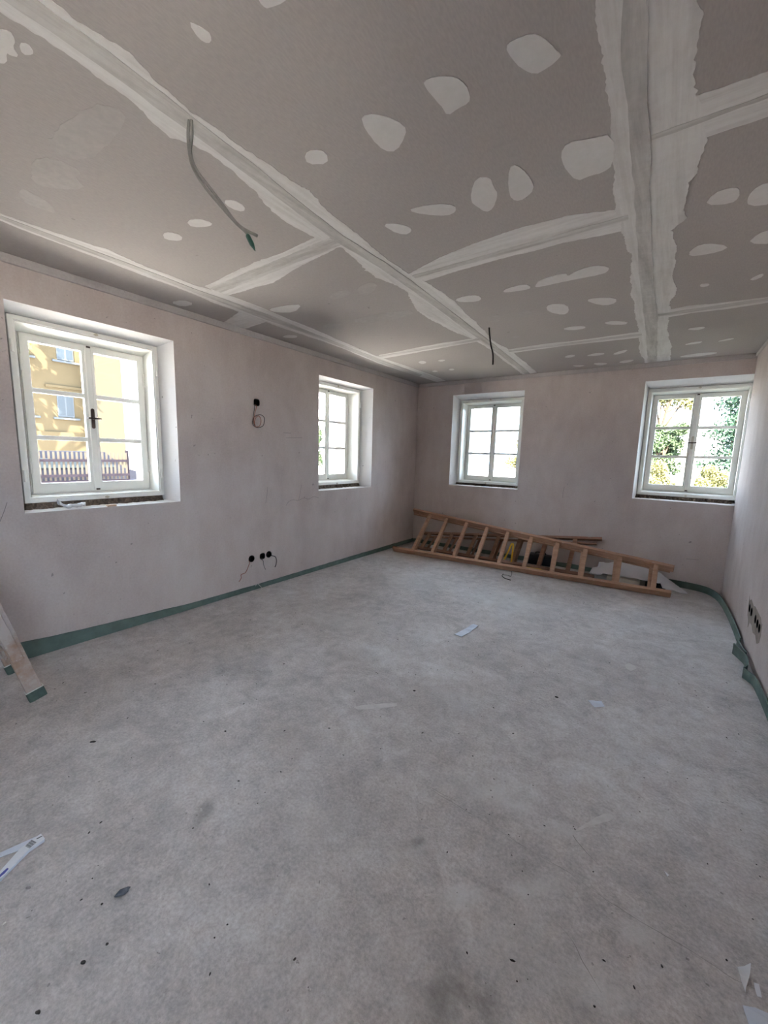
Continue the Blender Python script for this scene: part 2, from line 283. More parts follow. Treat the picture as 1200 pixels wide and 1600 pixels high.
def plaster(name, c_lo, c_mid, c_hi, seed=0.0):
    m, nt, b = new_mat(name); n = NT(nt)
    b.inputs['Roughness'].default_value = 0.92; b.inputs['Specular IOR Level'].default_value = 0.15
    big = n.noise(0.9, 6, 0.6, n.pos((1, 1, 1.0), (seed, seed*0.7, 0)), 0.4)
    c = n.ramp(big, [(0.30, c_lo), (0.5, c_mid), (0.72, c_hi)])
    stre = n.noise(5.0, 6, 0.6, n.pos((1, 1, 0.45)))
    c = n.mix(0.16, c, n.ramp(stre, [(0.35, 0.32), (0.65, 0.72)]), 'OVERLAY')
    fine = n.noise(70, 3, 0.6)
    c = n.mix(0.10, c, n.ramp(fine, [(0.35, 0.3), (0.65, 0.75)]), 'OVERLAY')
    # few dark nicks
    nick = n.ramp(n.noise(26, 2, 0.4, n.pos((1, 1, 1), (0.4+seed, 0.2, 0))), [(0.225, 1.0), (0.245, 0.0)])
    c = n.mix(n.math('MULTIPLY', nick, 0.55), c, (0.16, 0.145, 0.14))
    nt.links.new(c, b.inputs['Base Color'])
    h = n.math('ADD', n.math('MULTIPLY', n.noise(9, 5, 0.6), 1.0), n.math('MULTIPLY', fine, 0.25))
    n.bump(b, h, 0.16, 0.012)
    return m

M = {}
M['plaster'] = plaster('wall_plaster', (0.495, 0.426, 0.402), (0.575, 0.504, 0.478), (0.63, 0.561, 0.532))
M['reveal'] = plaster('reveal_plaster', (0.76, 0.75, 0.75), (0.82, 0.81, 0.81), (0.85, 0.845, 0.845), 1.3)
M['trim'] = plaster('trim_plaster', (0.44, 0.41, 0.40), (0.50, 0.47, 0.46), (0.55, 0.52, 0.51), 2.1)
M['outside_plaster'] = simple('outside_plaster', (0.42, 0.40, 0.36), 0.9, var=0.06, scale=3)

def board_mat():
    m, nt, b = new_mat('plasterboard_paper'); n = NT(nt)
    b.inputs['Roughness'].default_value = 0.95; b.inputs['Specular IOR Level'].default_value = 0.1
    c = n.ramp(n.noise(0.8, 4), [(0.3, (0.405, 0.37, 0.35)), (0.7, (0.445, 0.41, 0.388))])
    c = n.mix(0.12, c, n.ramp(n.noise(160, 2, 0.5, n.pos((1, 0.25, 1))), [(0.35, 0.35), (0.65, 0.7)]), 'OVERLAY')
    sp = n.ramp(n.noise(14, 2, 0.4), [(0.20, 1.0), (0.225, 0.0)])
    c = n.mix(n.math('MULTIPLY', sp, 0.5), c, (0.2, 0.19, 0.18))
    nt.links.new(c, b.inputs['Base Color']); n.bump(b, n.noise(220, 2), 0.05, 0.002)
    return m
M['board'] = board_mat()
def filler_mat(name, lo, hi, streak=None):
    m, nt, b = new_mat(name); n = NT(nt)
    b.inputs['Roughness'].default_value = 0.9; b.inputs['Specular IOR Level'].default_value = 0.15
    c = n.ramp(n.noise(3.5, 6, 0.6, None, 0.6), [(0.3, lo), (0.7, hi)])
    c = n.mix(0.10, c, n.ramp(n.noise(34, 5, 0.6), [(0.35, 0.3), (0.65, 0.75)]), 'OVERLAY')
    if streak:
        st = n.noise(3.0, 6, 0.65, n.pos(streak), 0.3)
        c = n.mix(0.45, c, n.ramp(st, [(0.36, 0.30), (0.60, 0.66)]), 'OVERLAY')
    nt.links.new(c, b.inputs['Base Color']); n.bump(b, n.noise(12, 5), 0.10, 0.006)
    return m
M['filler_y'] = filler_mat('joint_filler_drawn_along', (0.63, 0.61, 0.59), (0.70, 0.68, 0.66), (9, 0.55, 1))
M['filler_x'] = filler_mat('joint_filler_drawn_across', (0.63, 0.61, 0.59), (0.70, 0.68, 0.66), (0.55, 9, 1))
M['filler'] = filler_mat('joint_filler', (0.63, 0.61, 0.59), (0.70, 0.68, 0.66))
M['filler_grey'] = filler_mat('joint_tape_filler', (0.47, 0.45, 0.43), (0.53, 0.51, 0.49), (7, 0.6, 1))
M['filler_grey_x'] = filler_mat('cross_tape_filler', (0.50, 0.48, 0.46), (0.56, 0.54, 0.52), (0.6, 7, 1))
M['filler_thin'] = filler_mat('thin_filler', (0.42, 0.39, 0.37), (0.46, 0.43, 0.41))

def floor_mat():
    m, nt, b = new_mat('concrete_screed'); n = NT(nt)
    b.inputs['Roughness'].default_value = 0.82; b.inputs['Specular IOR Level'].default_value = 0.3
    big = n.noise(0.7, 7, 0.62, None, 0.5)
    c = n.ramp(big, [(0.26, (0.39, 0.358, 0.342)), (0.48, (0.49, 0.456, 0.443)), (0.72, (0.58, 0.552, 0.545))])
    mid = n.noise(3.6, 8, 0.68, None, 0.8)
    c = n.mix(0.32, c, n.ramp(mid, [(0.33, 0.28), (0.66, 0.74)]), 'OVERLAY')
    c = n.mix(0.30, c, n.ramp(n.noise(13, 8, 0.72, None, 0.5), [(0.33, 0.25), (0.66, 0.76)]), 'OVERLAY')
    # dusty pale smears
    sm = n.ramp(n.noise(2.4, 7, 0.7, n.pos((1, 2.2, 1), (0, 0, 0.7)), 1.2), [(0.60, 0.0), (0.74, 0.5)])
    c = n.mix(sm, c, (0.55, 0.545, 0.535))
    gr = n.noise(85, 4, 0.7)
    c = n.mix(0.36, c, n.ramp(gr, [(0.3, 0.22), (0.7, 0.80)]), 'OVERLAY')
    pits = n.ramp(n.noise(48, 2, 0.45), [(0.24, 1.0), (0.27, 0.0)])
    c = n.mix(n.math('MULTIPLY', pits, 0.5), c, (0.15, 0.14, 0.135))
    white = n.ramp(n.noise(30, 2, 0.5, n.pos((1, 1, 1), (0.3, 0.9, 0))), [(0.735, 0.0), (0.755, 1.0)])
    c = n.mix(n.math('MULTIPLY', white, 0.5), c, (0.6, 0.59, 0.575))
    dark = (0.20, 0.185, 0.17); pale = (0.56, 0.55, 0.535); brown = (0.29, 0.25, 0.22)
    for x, y, rx, ry, a, soft, col, k in (
            (2.06, -4.985, 0.05, 0.085, 0.5, 0.7, dark, 0.55), (2.82, -4.59, 0.05, 0.05, 0, 0.8, dark, 0.55),
            (2.86, -4.62, 0.10, 0.09, 0, 1.0, dark, 0.25), (3.09, -4.93, 0.12, 0.20, 0.2, 1.0, dark, 0.35),
            (2.00, -4.48, 0.22, 0.16, 0.2, 1.0, brown, 0.40), (1.72, -3.70, 0.35, 0.22, 0.3, 1.0, brown, 0.35),
            (1.90, -5.08, 0.16, 0.06, -0.5, 1.0, dark, 0.28), (2.45, -3.75, 0.45, 0.28, 0.4, 1.0, brown, 0.30),
            (3.30, -2.6, 0.55, 0.30, 0.2, 1.0, dark, 0.14), (2.25, -1.75, 0.85, 0.40, 0.1, 1.0, pale, 0.55),
            (1.15, -1.9, 0.7, 0.35, 0.3, 1.0, pale, 0.40), (1.25, -3.2, 0.5, 0.3, 0.0, 1.0, pale, 0.35),
            (2.9, -4.2, 0.30, 0.12, 0.5, 1.0, pale, 0.30), (2.5, -4.72, 0.25, 0.14, 0.2, 1.0, pale, 0.22),
            (3.25, -4.68, 0.25, 0.16, 0.2, 1.0, pale, 0.25), (0.75, -4.1, 0.5, 0.18, 1.2, 1.0, brown, 0.22)):
        c = n.mix(n.math('MULTIPLY', n.spot(x, y, rx, ry, a, soft), k), c, col)
    c = n.mix(n.math('MULTIPLY', n.spot(3.252, -4.2, 0.14, 0.05, 0.5, 0.9, 0.55, 17), 0.62), c, (0.62, 0.605, 0.595))
    c = n.mix(n.math('MULTIPLY', n.spot(2.809, -4.627, 0.12, 0.05, 1.2, 0.9, 0.55, 17), 0.62), c, (0.62, 0.605, 0.595))
    c = n.mix(n.math('MULTIPLY', n.spot(3.423, -4.64, 0.1, 0.07, 0.3, 0.9, 0.55, 17), 0.62), c, (0.62, 0.605, 0.595))
    c = n.mix(n.math('MULTIPLY', n.spot(3.025, -4.654, 0.1, 0.05, 0.9, 0.9, 0.55, 17), 0.62), c, (0.62, 0.605, 0.595))
    c = n.mix(n.math('MULTIPLY', n.spot(3.02, -4.191, 0.16, 0.07, 0.2, 0.9, 0.55, 17), 0.62), c, (0.62, 0.605, 0.595))
    c = n.mix(n.math('MULTIPLY', n.spot(3.518, -4.421, 0.1, 0.06, 0.4, 0.9, 0.55, 17), 0.62), c, (0.62, 0.605, 0.595))
    c = n.mix(n.math('MULTIPLY', n.spot(3.209, -4.492, 0.16, 0.05, 0.8, 0.9, 0.55, 17), 0.62), c, (0.62, 0.605, 0.595))
    c = n.mix(n.math('MULTIPLY', n.spot(3.097, -4.913, 0.06, 0.1, 0.2, 0.9, 0.6, 22), 0.62), c, (0.22, 0.205, 0.19))
    c = n.mix(n.math('MULTIPLY', n.spot(2.818, -4.574, 0.03, 0.03, 0, 0.9, 0.6, 22), 0.62), c, (0.22, 0.205, 0.19))
    c = n.mix(n.math('MULTIPLY', n.spot(3.181, -4.851, 0.07, 0.05, 0.3, 0.9, 0.6, 22), 0.62), c, (0.22, 0.205, 0.19))
    nt.links.new(c, b.inputs['Base Color'])
    h = n.math('ADD', n.noise(14, 7, 0.65), n.math('MULTIPLY', gr, 0.35))
    h = n.math('SUBTRACT', h, n.math('MULTIPLY', pits, 0.5))
    n.bump(b, h, 0.55, 0.010)
    return m
M['floor'] = floor_mat()
M['scrape'] = simple('trowel_scrape', (0.59, 0.565, 0.545), 0.85, var=0.10, scale=25, bump=0.1)

def wood_mat(name, lo, hi, grain=(1, 14, 14), splat=0.0, dirt=0.0):
    m, nt, b = new_mat(name); n = NT(nt)
    b.inputs['Roughness'].default_value = 0.62; b.inputs['Specular IOR Level'].default_value = 0.3
    g = n.noise(3.2, 6, 0.6, n.pos(grain), 0.6)
    c = n.ramp(g, [(0.3, lo), (0.7, hi)])
    c = n.mix(0.35, c, n.ramp(n.noise(1.6, 4), [(0.3, 0.35), (0.7, 0.62)]), 'OVERLAY')
    if splat:
        s = n.ramp(n.noise(24, 4, 0.6), [(0.62, 0.0), (0.67, splat)])
        c = n.mix(s, c, (0.62, 0.58, 0.54))
    if dirt:
        s = n.ramp(n.noise(6, 6, 0.7), [(0.36, 0.0), (0.58, dirt)])
        c = n.mix(s, c, (0.46, 0.41, 0.385))
    nt.links.new(c, b.inputs['Base Color']); n.bump(b, g, 0.15, 0.003)
    return m
M['wood'] = wood_mat('ladder_wood', (0.41, 0.24, 0.16), (0.55, 0.355, 0.245), (0.6, 9, 9), splat=0.25)
M['wood_dark'] = wood_mat('old_ladder_wood', (0.23, 0.125, 0.082), (0.34, 0.20, 0.135), (0.6, 9, 9), splat=0.3)
M['wood_dirty'] = wood_mat('plaster_smeared_wood', (0.33, 0.22, 0.165), (0.44, 0.32, 0.25), (9, 9, 0.8), splat=0.8, dirt=1.0)
M['frame'] = simple('window_paint', (0.84, 0.835, 0.79), 0.38, var=0.02, scale=6, spec=0.45)
M['frame_edge'] = M['frame']
M['brown_metal'] = simple('handle_brown', (0.075, 0.052, 0.04), 0.35, 0.3)
M['beige_metal'] = simple('handle_beige', (0.55, 0.50, 0.40), 0.4)
M['steel'] = simple('steel', (0.45, 0.45, 0.45), 0.35, 0.9)
M['mortar'] = simple('rough_mortar', (0.15, 0.115, 0.09), 0.95, var=0.6, scale=60, bump=0.6)
M['foam'] = simple('green_foam', (0.125, 0.178, 0.156), 0.8, var=0.18, scale=14, bump=0.15)
M['foam_dark'] = simple('dark_green_foam', (0.075, 0.115, 0.10), 0.8, var=0.25, scale=30, bump=0.15)
M['tape_white'] = simple('white_edge', (0.66, 0.68, 0.64), 0.6)
M['black'] = simple('black_plastic', (0.004, 0.004, 0.004), 0.5)
M['cable_grey'] = simple('cable_grey', (0.20, 0.195, 0.185), 0.5, var=0.1, scale=30)
M['cable_dark'] = simple('cable_dark', (0.035, 0.03, 0.028), 0.5)
M['cable_red'] = simple('cable_red_brown', (0.34, 0.12, 0.075), 0.5)
M['cable_white'] = simple('cable_white', (0.62, 0.60, 0.57), 0.5)
M['tape_green'] = simple('tape_dark_green', (0.012, 0.06, 0.045), 0.4)
M['paper'] = simple('white_paper', (0.70, 0.72, 0.75), 0.7, var=0.03, scale=20)
M['paper_blue'] = simple('bluish_paper', (0.60, 0.64, 0.72), 0.6, var=0.04, scale=20)
M['ink'] = simple('black_print', (0.05, 0.05, 0.06), 0.6)
M['ink_blue'] = simple('blue_print', (0.06, 0.07, 0.30), 0.5)
M['sheet'] = simple('white_sheeting', (0.66, 0.65, 0.67), 0.55, var=0.03, scale=8)
M['yellow'] = simple('yellow_plastic', (0.72, 0.42, 0.02), 0.5)
M['navy'] = simple('dark_case', (0.02, 0.024, 0.03), 0.55)
M['beige_block'] = simple('aerated_block', (0.55, 0.51, 0.44), 0.9, var=0.05, scale=20, bump=0.2)
M['debris'] = simple('dark_crumb', (0.045, 0.04, 0.036), 0.9)
M['debris_pale'] = simple('pale_crumb', (0.58, 0.56, 0.53), 0.9)
M['brown_plaster'] = simple('fresh_gypsum', (0.30, 0.255, 0.215), 0.95, var=0.2, scale=14, bump=0.5)
M['pencil'] = simple('pencil_line', (0.22, 0.20, 0.195), 0.8)

def glass_mat():
    m = bpy.data.materials.new('window_glass'); m.use_nodes = True; nt = m.node_tree; nt.nodes.clear()
    o = nt.nodes.new('ShaderNodeOutputMaterial'); mx = nt.nodes.new('ShaderNodeMixShader')
    t = nt.nodes.new('ShaderNodeBsdfTransparent'); t.inputs['Color'].default_value = (0.93, 0.95, 0.94, 1)
    g = nt.nodes.new('ShaderNodeBsdfGlossy'); g.inputs['Roughness'].default_value = 0.02
    fr = nt.nodes.new('ShaderNodeFresnel'); fr.inputs['IOR'].default_value = 1.3
    nt.links.new(fr.outputs[0], mx.inputs[0]); nt.links.new(t.outputs[0], mx.inputs[1]); nt.links.new(g.outputs[0], mx.inputs[2])
    nt.links.new(mx.outputs[0], o.inputs['Surface']); return m
M['glass'] = glass_mat()

# ---------------------------------------------------------------- windows: rectangles, measured where in view (u0,u1,z0,z1)
WIN = {
 1: dict(side='L', op=(-4.998, -3.960, 0.998, 2.334), fr=(-4.957, -4.020, 1.046, 2.292), sa=(-4.868, -4.052, 1.092, 2.228), hz=1.67, hm='brown_metal'),
 2: dict(side='L', op=(-2.270, -1.214, 0.995, 2.358), fr=(-2.225, -1.290, 1.044, 2.330), sa=(-2.185, -1.345, 1.094, 2.282), hz=None, hm=None),
 3: dict(side='B', op=(0.630, 1.714, 1.014, 2.393), fr=(0.688, 1.665, 1.052, 2.325), sa=(0.735, 1.612, 1.090, 2.268), hz=None, hm=None),
 5: dict(side='R', op=(-7.20, -5.86, 0.80, 2.36), fr=(-7.15, -5.91, 0.85, 2.31), sa=(-7.10, -5.96, 0.90, 2.26), hz=None, hm=None),  # made-up unseen window behind the camera, adds daylight to left wall and floor
 4: dict(side='B', op=(3.116, W, 1.006, 2.396), fr=(3.153, 4.108, 1.052, 2.325), sa=(3.204, 4.082, 1.102, 2.272), hz=1.695, hm='beige_metal'),
}
D_FR, D_SA = 0.155, 0.345     # depth of the inner frame face and of the sashes behind the wall face
def mapper(side):
    if side == 'L': return lambda u, v, d: Vector((-d, u, v))
    if side == 'B': return lambda u, v, d: Vector((u, d, v))
    if side == 'R': return lambda u, v, d: Vector((W + d, u, v))
    return lambda u, v, d: Vector((u, YR - d, v))       # rear

def rect(r): return [(r[0], r[2]), (r[1], r[2]), (r[1], r[3]), (r[0], r[3])]

def make_wall(name, side, u0, u1, z0, z1, wins, holes=(), ext=(TH, TH), mat_extra=None):
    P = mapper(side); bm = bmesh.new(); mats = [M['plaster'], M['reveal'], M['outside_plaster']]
    def face_with_holes(outer, hs, d, mi):
        loops = [outer] + hs
        vl = [Vector((u, v, 0)) for l in loops for u, v in l]
        bv = [bm.verts.new(P(u.x, u.y, d)) for u in vl]
        for t in tessellate_polygon([[Vector((u, v, 0)) for u, v in l] for l in loops]):
            try: f = bm.faces.new([bv[i] for i in t]); f.material_index = mi
            except ValueError: pass
    def ring(a, da, b, db, mi):
        n = len(a)
        va = [bm.verts.new(P(u, v, da)) for u, v in a]; vb = [bm.verts.new(P(u, v, db)) for u, v in b]
        for i in range(n):
            f = bm.faces.new((va[i], va[(i+1)%n], vb[(i+1)%n], vb[i])); f.material_index = mi
    inner = [(u0, z0), (u1, z0), (u1, z1), (u0, z1)]
    face_with_holes(inner, [rect(w['op']) for w in wins] + [list(h) for h in holes], 0, 0)
    o0, o1 = u0-ext[0], u1+ext[1]
    outer = [(o0, z0-0.5), (o1, z0-0.5), (o1, z1+0.45), (o0, z1+0.45)]
    outs = []
    for w in wins:
        op, fr, sa = w['op'], w['fr'], w['sa']
        a = rect(op); b = rect((fr[0], fr[1], op[2]+0.006, fr[3]))
        if w.get('plain'): b = a
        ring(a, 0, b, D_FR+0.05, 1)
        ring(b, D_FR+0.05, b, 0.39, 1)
        e = rect((sa[0]+0.02, sa[1]-0.02, sa[2]+0.02, sa[3]-0.02)) if not w.get('plain') else a
        ring(b, 0.39, e, 0.39, 2); ring(e, 0.39, e, TH, 2); outs.append(e)
    face_with_holes(outer, outs, TH, 2)
    for h in holes: ring(list(h), 0, list(h), 0.05, 0)
    o = mob(name, bm, mats, recalc=False); o['kind'] = 'structure'; return o

def circ(u, v, r, n=20, sq=0.0):
    out = []
    for k in range(n):
        a = 2*math.pi*k/n; c, s = math.cos(a), math.sin(a)
        q = 1 if not sq else 1/ (abs(c)**4+abs(s)**4)**0.25*sq + (1-sq)
        out.append((u + r*q*c, v + r*q*s))
    return out
SOCK_L = [(-3.148, 1.936, 0.036, 0.9), (-3.245, 0.340, 0.037, 0), (-3.108, 0.341, 0.034, 0.8), (-3.024, 0.345, 0.037, 0)]
SOCK_R = [(-1.640, 0.338, 0.034, 0), (-1.728, 0.336, 0.034, 0), (-1.900, 0.334, 0.034, 0), (-1.985, 0.328, 0.034, 0), (-2.066, 0.322, 0.034, 0)]
wall_left = make_wall('wall_left', 'L', YR, 0, 0, H, [WIN[1], WIN[2]], [circ(u, v, r, 20, q) for u, v, r, q in SOCK_L], ext=(TH, TH))
wall_back = make_wall('wall_back', 'B', 0, W, 0, H, [WIN[3], WIN[4]], ext=(TH, TH))
wall_right = make_wall('wall_right', 'R', YR, 0, 0, H, [WIN[5]], [circ(u, v, r) for u, v, r, q in SOCK_R], ext=(TH, TH))
wall_rear = make_wall('wall_rear', 'REAR', 0, W, 0, H, [], ext=(TH, TH))

bm = bmesh.new(); g = 24
# screed with a barely uneven surface
nx, ny = 41, 73
vs = [[bm.verts.new((W*i/(nx-1), YR - YR*j/(ny-1), 0.0)) for i in range(nx)] for j in range(ny)]
for j in range(ny-1):
    for i in range(nx-1): bm.faces.new((vs[j][i], vs[j][i+1], vs[j+1][i+1], vs[j+1][i]))
floor = mob('floor', bm, M['floor'], recalc=False); floor['kind'] = 'structure'
bm = bmesh.new(); bbox(bm, (-TH, YR-TH, -0.45), (W+TH, TH, -0.03))
o = mob('floor_slab', bm, M['outside_plaster'], floor)

bm = bmesh.new(); bbox(bm, (-0.02, YR-0.02, H+0.013), (W+0.02, 0.02, H+0.05))
ceiling = mob('ceiling', bm, M['filler']); ceiling['kind'] = 'structure'
bm = bmesh.new(); bbox(bm, (-TH-0.3, YR-TH-0.3, H+0.30), (W+TH+0.3, TH+0.3, H+0.55))
o = mob('roof_slab', bm, M['outside_plaster']); o['kind'] = 'structure'

# plasterboards, one object each, with a 4 mm joint between them
CX = [0.0, 0.50, 1.885, 3.225, W]
CY = [[YR, -5.9, -3.40, -0.95, 0.0], [YR, -5.95, -3.95, -1.87, 0.0], [YR, -5.40, -3.42, -1.33, 0.0], [YR, -5.92, -3.90, -1.80, 0.0]]
CY[2] = [YR, -6.6, -3.42, -1.33, 0.0]
for ci in range(4):
    for a, b in zip(CY[ci], CY[ci][1:]):
        bm = bmesh.new(); bbox(bm, (CX[ci]+0.002, a+0.002, H), (CX[ci+1]-0.002, b-0.002, H+0.0125))
        mob('plasterboard', bm, M['board'], ceiling)

def ceil_piece(name, poly, mat, lift, amp, step, smooth, seed):
    pl = ragged(poly, amp, step, smooth, seed); bm = bmesh.new(); prism(bm, pl, H-lift, H+0.001)
    return mob(name, bm, mat, ceiling)
for i, p in enumerate((JOINT_A, JOINT_B, JOINT_C)): ceil_piece('joint_filler', p, M['filler_y'], 0.0012, 0.013 if i < 2 else 0.009, 0.010, 0, i+1)
for i, p in enumerate((CROSS_1, CROSS_2, CROSS_3, CROSS_4, CROSS_5, CROSS_6, CROSS_7)):
    ceil_piece('joint_filler', p, M['filler_x'], 0.0009, 0.009, 0.012, 0, i+11)
ba = [(1.93, -7.28)] + BAND_A
ceil_piece('joint_tape', [(x+0.035, y) for x, y in ba] + [(x-0.035, y) for x, y in ba[::-1]], M['filler_grey'], 0.0032, 0.005, 0.05, 0, 31)
ceil_piece('joint_tape', BAND_B, M['filler_grey'], 0.0032, 0.006, 0.05, 0, 32)
ceil_piece('joint_tape', BAND_C, M['filler_grey'], 0.0032, 0.005, 0.05, 0, 33)
for k, (pa, pb, wd) in enumerate((((0.62, -3.96), (1.83, -3.99), 0.045), ((1.96, -3.39), (3.16, -3.40), 0.022), ((3.27, -3.90), (4.06, -3.90), 0.012),
                                 ((0.52, -1.80), (1.80, -1.88), 0.03), ((1.90, -1.31), (3.12, -1.30), 0.03), ((3.25, -1.80), (4.06, -1.79), 0.03))):
    ceil_piece('joint_tape', [(pa[0], pa[1]-wd), (pb[0], pb[1]-wd), (pb[0], pb[1]+wd), (pa[0], pa[1]+wd)], M['filler_grey_x'], 0.0022, 0.008, 0.03, 0, 40+k)
for i, p in enumerate(PATCHES): ceil_piece('filler_patch', p, M['filler'], 0.0026 if i == 8 else 0.0020, 0.004, 0.012, 1, 60+i)
for i, p in enumerate(THIN): ceil_piece('thin_filler_patch', p, M['filler_thin'], 0.0007, 0.012, 0.012, 1, 160+i)

# plaster strip where walls and ceiling meet
def trim(n, lo, hi):
    bm = bmesh.new(); bbox(bm, lo, hi)
    o = mob('trim_%d' % n, bm, M['trim']); o['kind'] = 'structure'
    md = o.modifiers.new('edge', 'BEVEL'); md.width = 0.004; md.segments = 2
trim(1, (0.0, YR, 2.548), (0.026, 0, H)); trim(2, (0.026, -0.026, 2.548), (W-0.0, 0, H))
trim(3, (W-0.014, YR, 2.566), (W, -0.026, H))

# ---------------------------------------------------------------- windows
def ring_mesh(P, outer, inner, d0, d1):
    """picture-frame solid between two rectangles from depth d0 to d1"""
    bm = bmesh.new(); A, B = rect(outer), rect(inner)
    va = [bm.verts.new(P(u, v, d0)) for u, v in A]; vb = [bm.verts.new(P(u, v, d0)) for u, v in B]
    wa = [bm.verts.new(P(u, v, d1)) for u, v in A]; wb = [bm.verts.new(P(u, v, d1)) for u, v in B]
    for i in range(4):
        j = (i+1) % 4
        for q in ((va[i], va[j], vb[j], vb[i]), (wb[i], wb[j], wa[j], wa[i]), (va[j], va[i], wa[i], wa[j]), (vb[i], vb[j], wb[j], wb[i])):
            bm.faces.new(q)
    return bm
def inset(r, a, b=None, c=None, d=None):
    if b is None: b = c = d = a
    return (r[0]+a, r[1]-b, r[2]+c, r[3]-d)
def pbox(bm, P, u0, u1, v0, v1, d0, d1):
    a, b = P(u0, v0, d0), P(u1, v1, d1)
    bbox(bm, tuple(min(a[i], b[i]) for i in range(3)), tuple(max(a[i], b[i]) for i in range(3)))
def bev(o, w=0.003, s=2):
    md = o.modifiers.new('edge', 'BEVEL'); md.width = w; md.segments = s; md.limit_method = 'ANGLE'; return o

def make_window(n, w):
    P = mapper(w['side']); fr, sa = w['fr'], w['sa']
    c = P((fr[0]+fr[1])/2, fr[2], D_FR)
    root = empty('window_%d' % n, c, kind='structure')
    def part(name, bm, mat, parent=None, b=0.0):
        if parent is None: o = mob(name, bm, mat); adopt(o, root)
        else:
            o = mob(name, bm, mat, parent)
        if b: bev(o, b)
        return o
    part('frame', ring_mesh(P, fr, inset(fr, 0.030), D_FR, D_FR+0.05), M['frame'], b=0.003)
    part('frame_lip', ring_mesh(P, inset(fr, 0.027), inset(fr, 0.038), D_FR+0.010, D_FR+0.05), M['frame'], b=0.002)
    # box lining tapering back to the sashes
    bm = bmesh.new(); A = rect(inset(fr, 0.038)); B = rect(inset(sa, -0.004))
    va = [bm.verts.new(P(u, v, D_FR+0.03)) for u, v in A]; vb = [bm.verts.new(P(u, v, D_SA+0.02)) for u, v in B]
    vc = [bm.verts.new(P(u, v, D_SA+0.02)) for u, v in rect(inset(sa, -0.03))]; vd = [bm.verts.new(P(u, v, D_FR+0.03)) for u, v in rect(inset(fr, 0.012))]
    for i in range(4):
        j = (i+1) % 4
        bm.faces.new((va[i], va[j], vb[j], vb[i])); bm.faces.new((vb[i], vb[j], vc[j], vc[i])); bm.faces.new((vc[i], vc[j], vd[j], vd[i])); bm.faces.new((vd[i], vd[j], va[j], va[i]))
    part('box_lining', bm, M['frame'])
    part('rebate', ring_mesh(P, inset(sa, -0.004), inset(sa, 0.010), D_SA+0.012, D_SA+0.045), M['frame'])
    um = (sa[0]+sa[1])/2
    for k, (a, b) in enumerate(((sa[0]+0.004, um-0.001), (um+0.001, sa[1]-0.004))):
        so = (a, b, sa[2]+0.005, sa[3]-0.004)
        lo, ro = (0.050, 0.040) if k == 0 else (0.040, 0.050)
        si = (so[0]+lo, so[1]-ro, so[2]+0.072, so[3]-0.046)
        sash = part('sash', ring_mesh(P, so, si, D_SA-0.004, D_SA+0.036), M['frame'], b=0.003)
        def sub(name, bm, mat, b=0.0):
            o = mob(name, bm, mat); o.parent = sash
            if b: bev(o, b)
            return o
        hgt = si[3]-si[2]
        for q in range(3):
            z0 = si[2] + hgt*q/3; z1 = si[2] + hgt*(q+1)/3
            bm = bmesh.new(); pbox(bm, P, si[0]-0.004, si[1]+0.004, z0+0.002, z1-0.002, D_SA+0.014, D_SA+0.018)
            sub('pane', bm, M['glass'])
            if q: 
                bm = bmesh.new(); pbox(bm, P, si[0]-0.002, si[1]+0.002, z0-0.016, z0+0.016, D_SA+0.001, D_SA+0.032)
                sub('glazing_bar', bm, M['frame'], 0.003)
        if k == 0:
            bm = bmesh.new(); pbox(bm, P, um-0.022, um+0.020, so[2]+0.004, so[3]-0.004, D_SA-0.020, D_SA-0.004)
            sub('meeting_strip', bm, M['frame'], 0.006)
            for zz in (so[2]+0.012, so[3]-0.014):
                bm = bmesh.new(); pbox(bm, P, um-0.012, um+0.014, zz-0.004, zz+0.008, D_SA-0.026, D_SA-0.018)
                sub('catch', bm, M['brown_metal'])
            if w['hz']:
                bm = bmesh.new(); z = w['hz']
                prof = [(um-0.012*math.cos(t), z+0.066+0.012*math.sin(t)) for t in [math.pi*q/8 for q in range(9)]][::-1]
                prof = [(um+0.012*math.cos(math.pi*q/8), z+0.066+0.012*math.sin(math.pi*q/8)) for q in range(9)] + [(um-0.012*math.cos(math.pi*q/8), z-0.066-0.012*math.sin(math.pi*q/8)) for q in range(9)]
                f0 = [bm.verts.new(P(u, v, D_SA-0.026)) for u, v in prof]; f1 = [bm.verts.new(P(u, v, D_SA-0.018)) for u, v in prof]
                bm.faces.new(f0); bm.faces.new(f1[::-1])
                for i in range(len(prof)):
                    j = (i+1) % len(prof); bm.faces.new((f0[i], f0[j], f1[j], f1[i]))
                sub('handle_plate', bm, M[w['hm']])
                bm = bmesh.new()
                tube(bm, [P(um, z, D_SA-0.020), P(um, z, D_SA-0.055)], 0.009, 10)
                tube(bm, spline([P(um-0.045, z+0.001, D_SA-0.060), P(um-0.02, z, D_SA-0.058), P(um+0.02, z, D_SA-0.058), P(um+0.045, z-0.001, D_SA-0.060)], 4), 0.0065, 8)
                sub('handle_lever', bm, M['brown_metal'])
        ue = so[0] if k == 0 else so[1]
        for zz in (so[2]+0.20, so[3]-0.20):
            bm = bmesh.new(); tube(bm, [P(ue, zz-0.055, D_SA-0.008), P(ue, zz+0.055, D_SA-0.008)], 0.008, 10)
            sub('hinge', bm, M['frame'])
    for ue in (fr[0]+0.012, fr[1]-0.012):
        for zz in (fr[2]+0.19, fr[3]-0.20):
            bm = bmesh.new(); tube(bm, [P(ue, zz-0.04, D_FR-0.006), P(ue, zz+0.04, D_FR-0.006)], 0.009, 10)
            part('hinge_pin', bm, M['frame'])
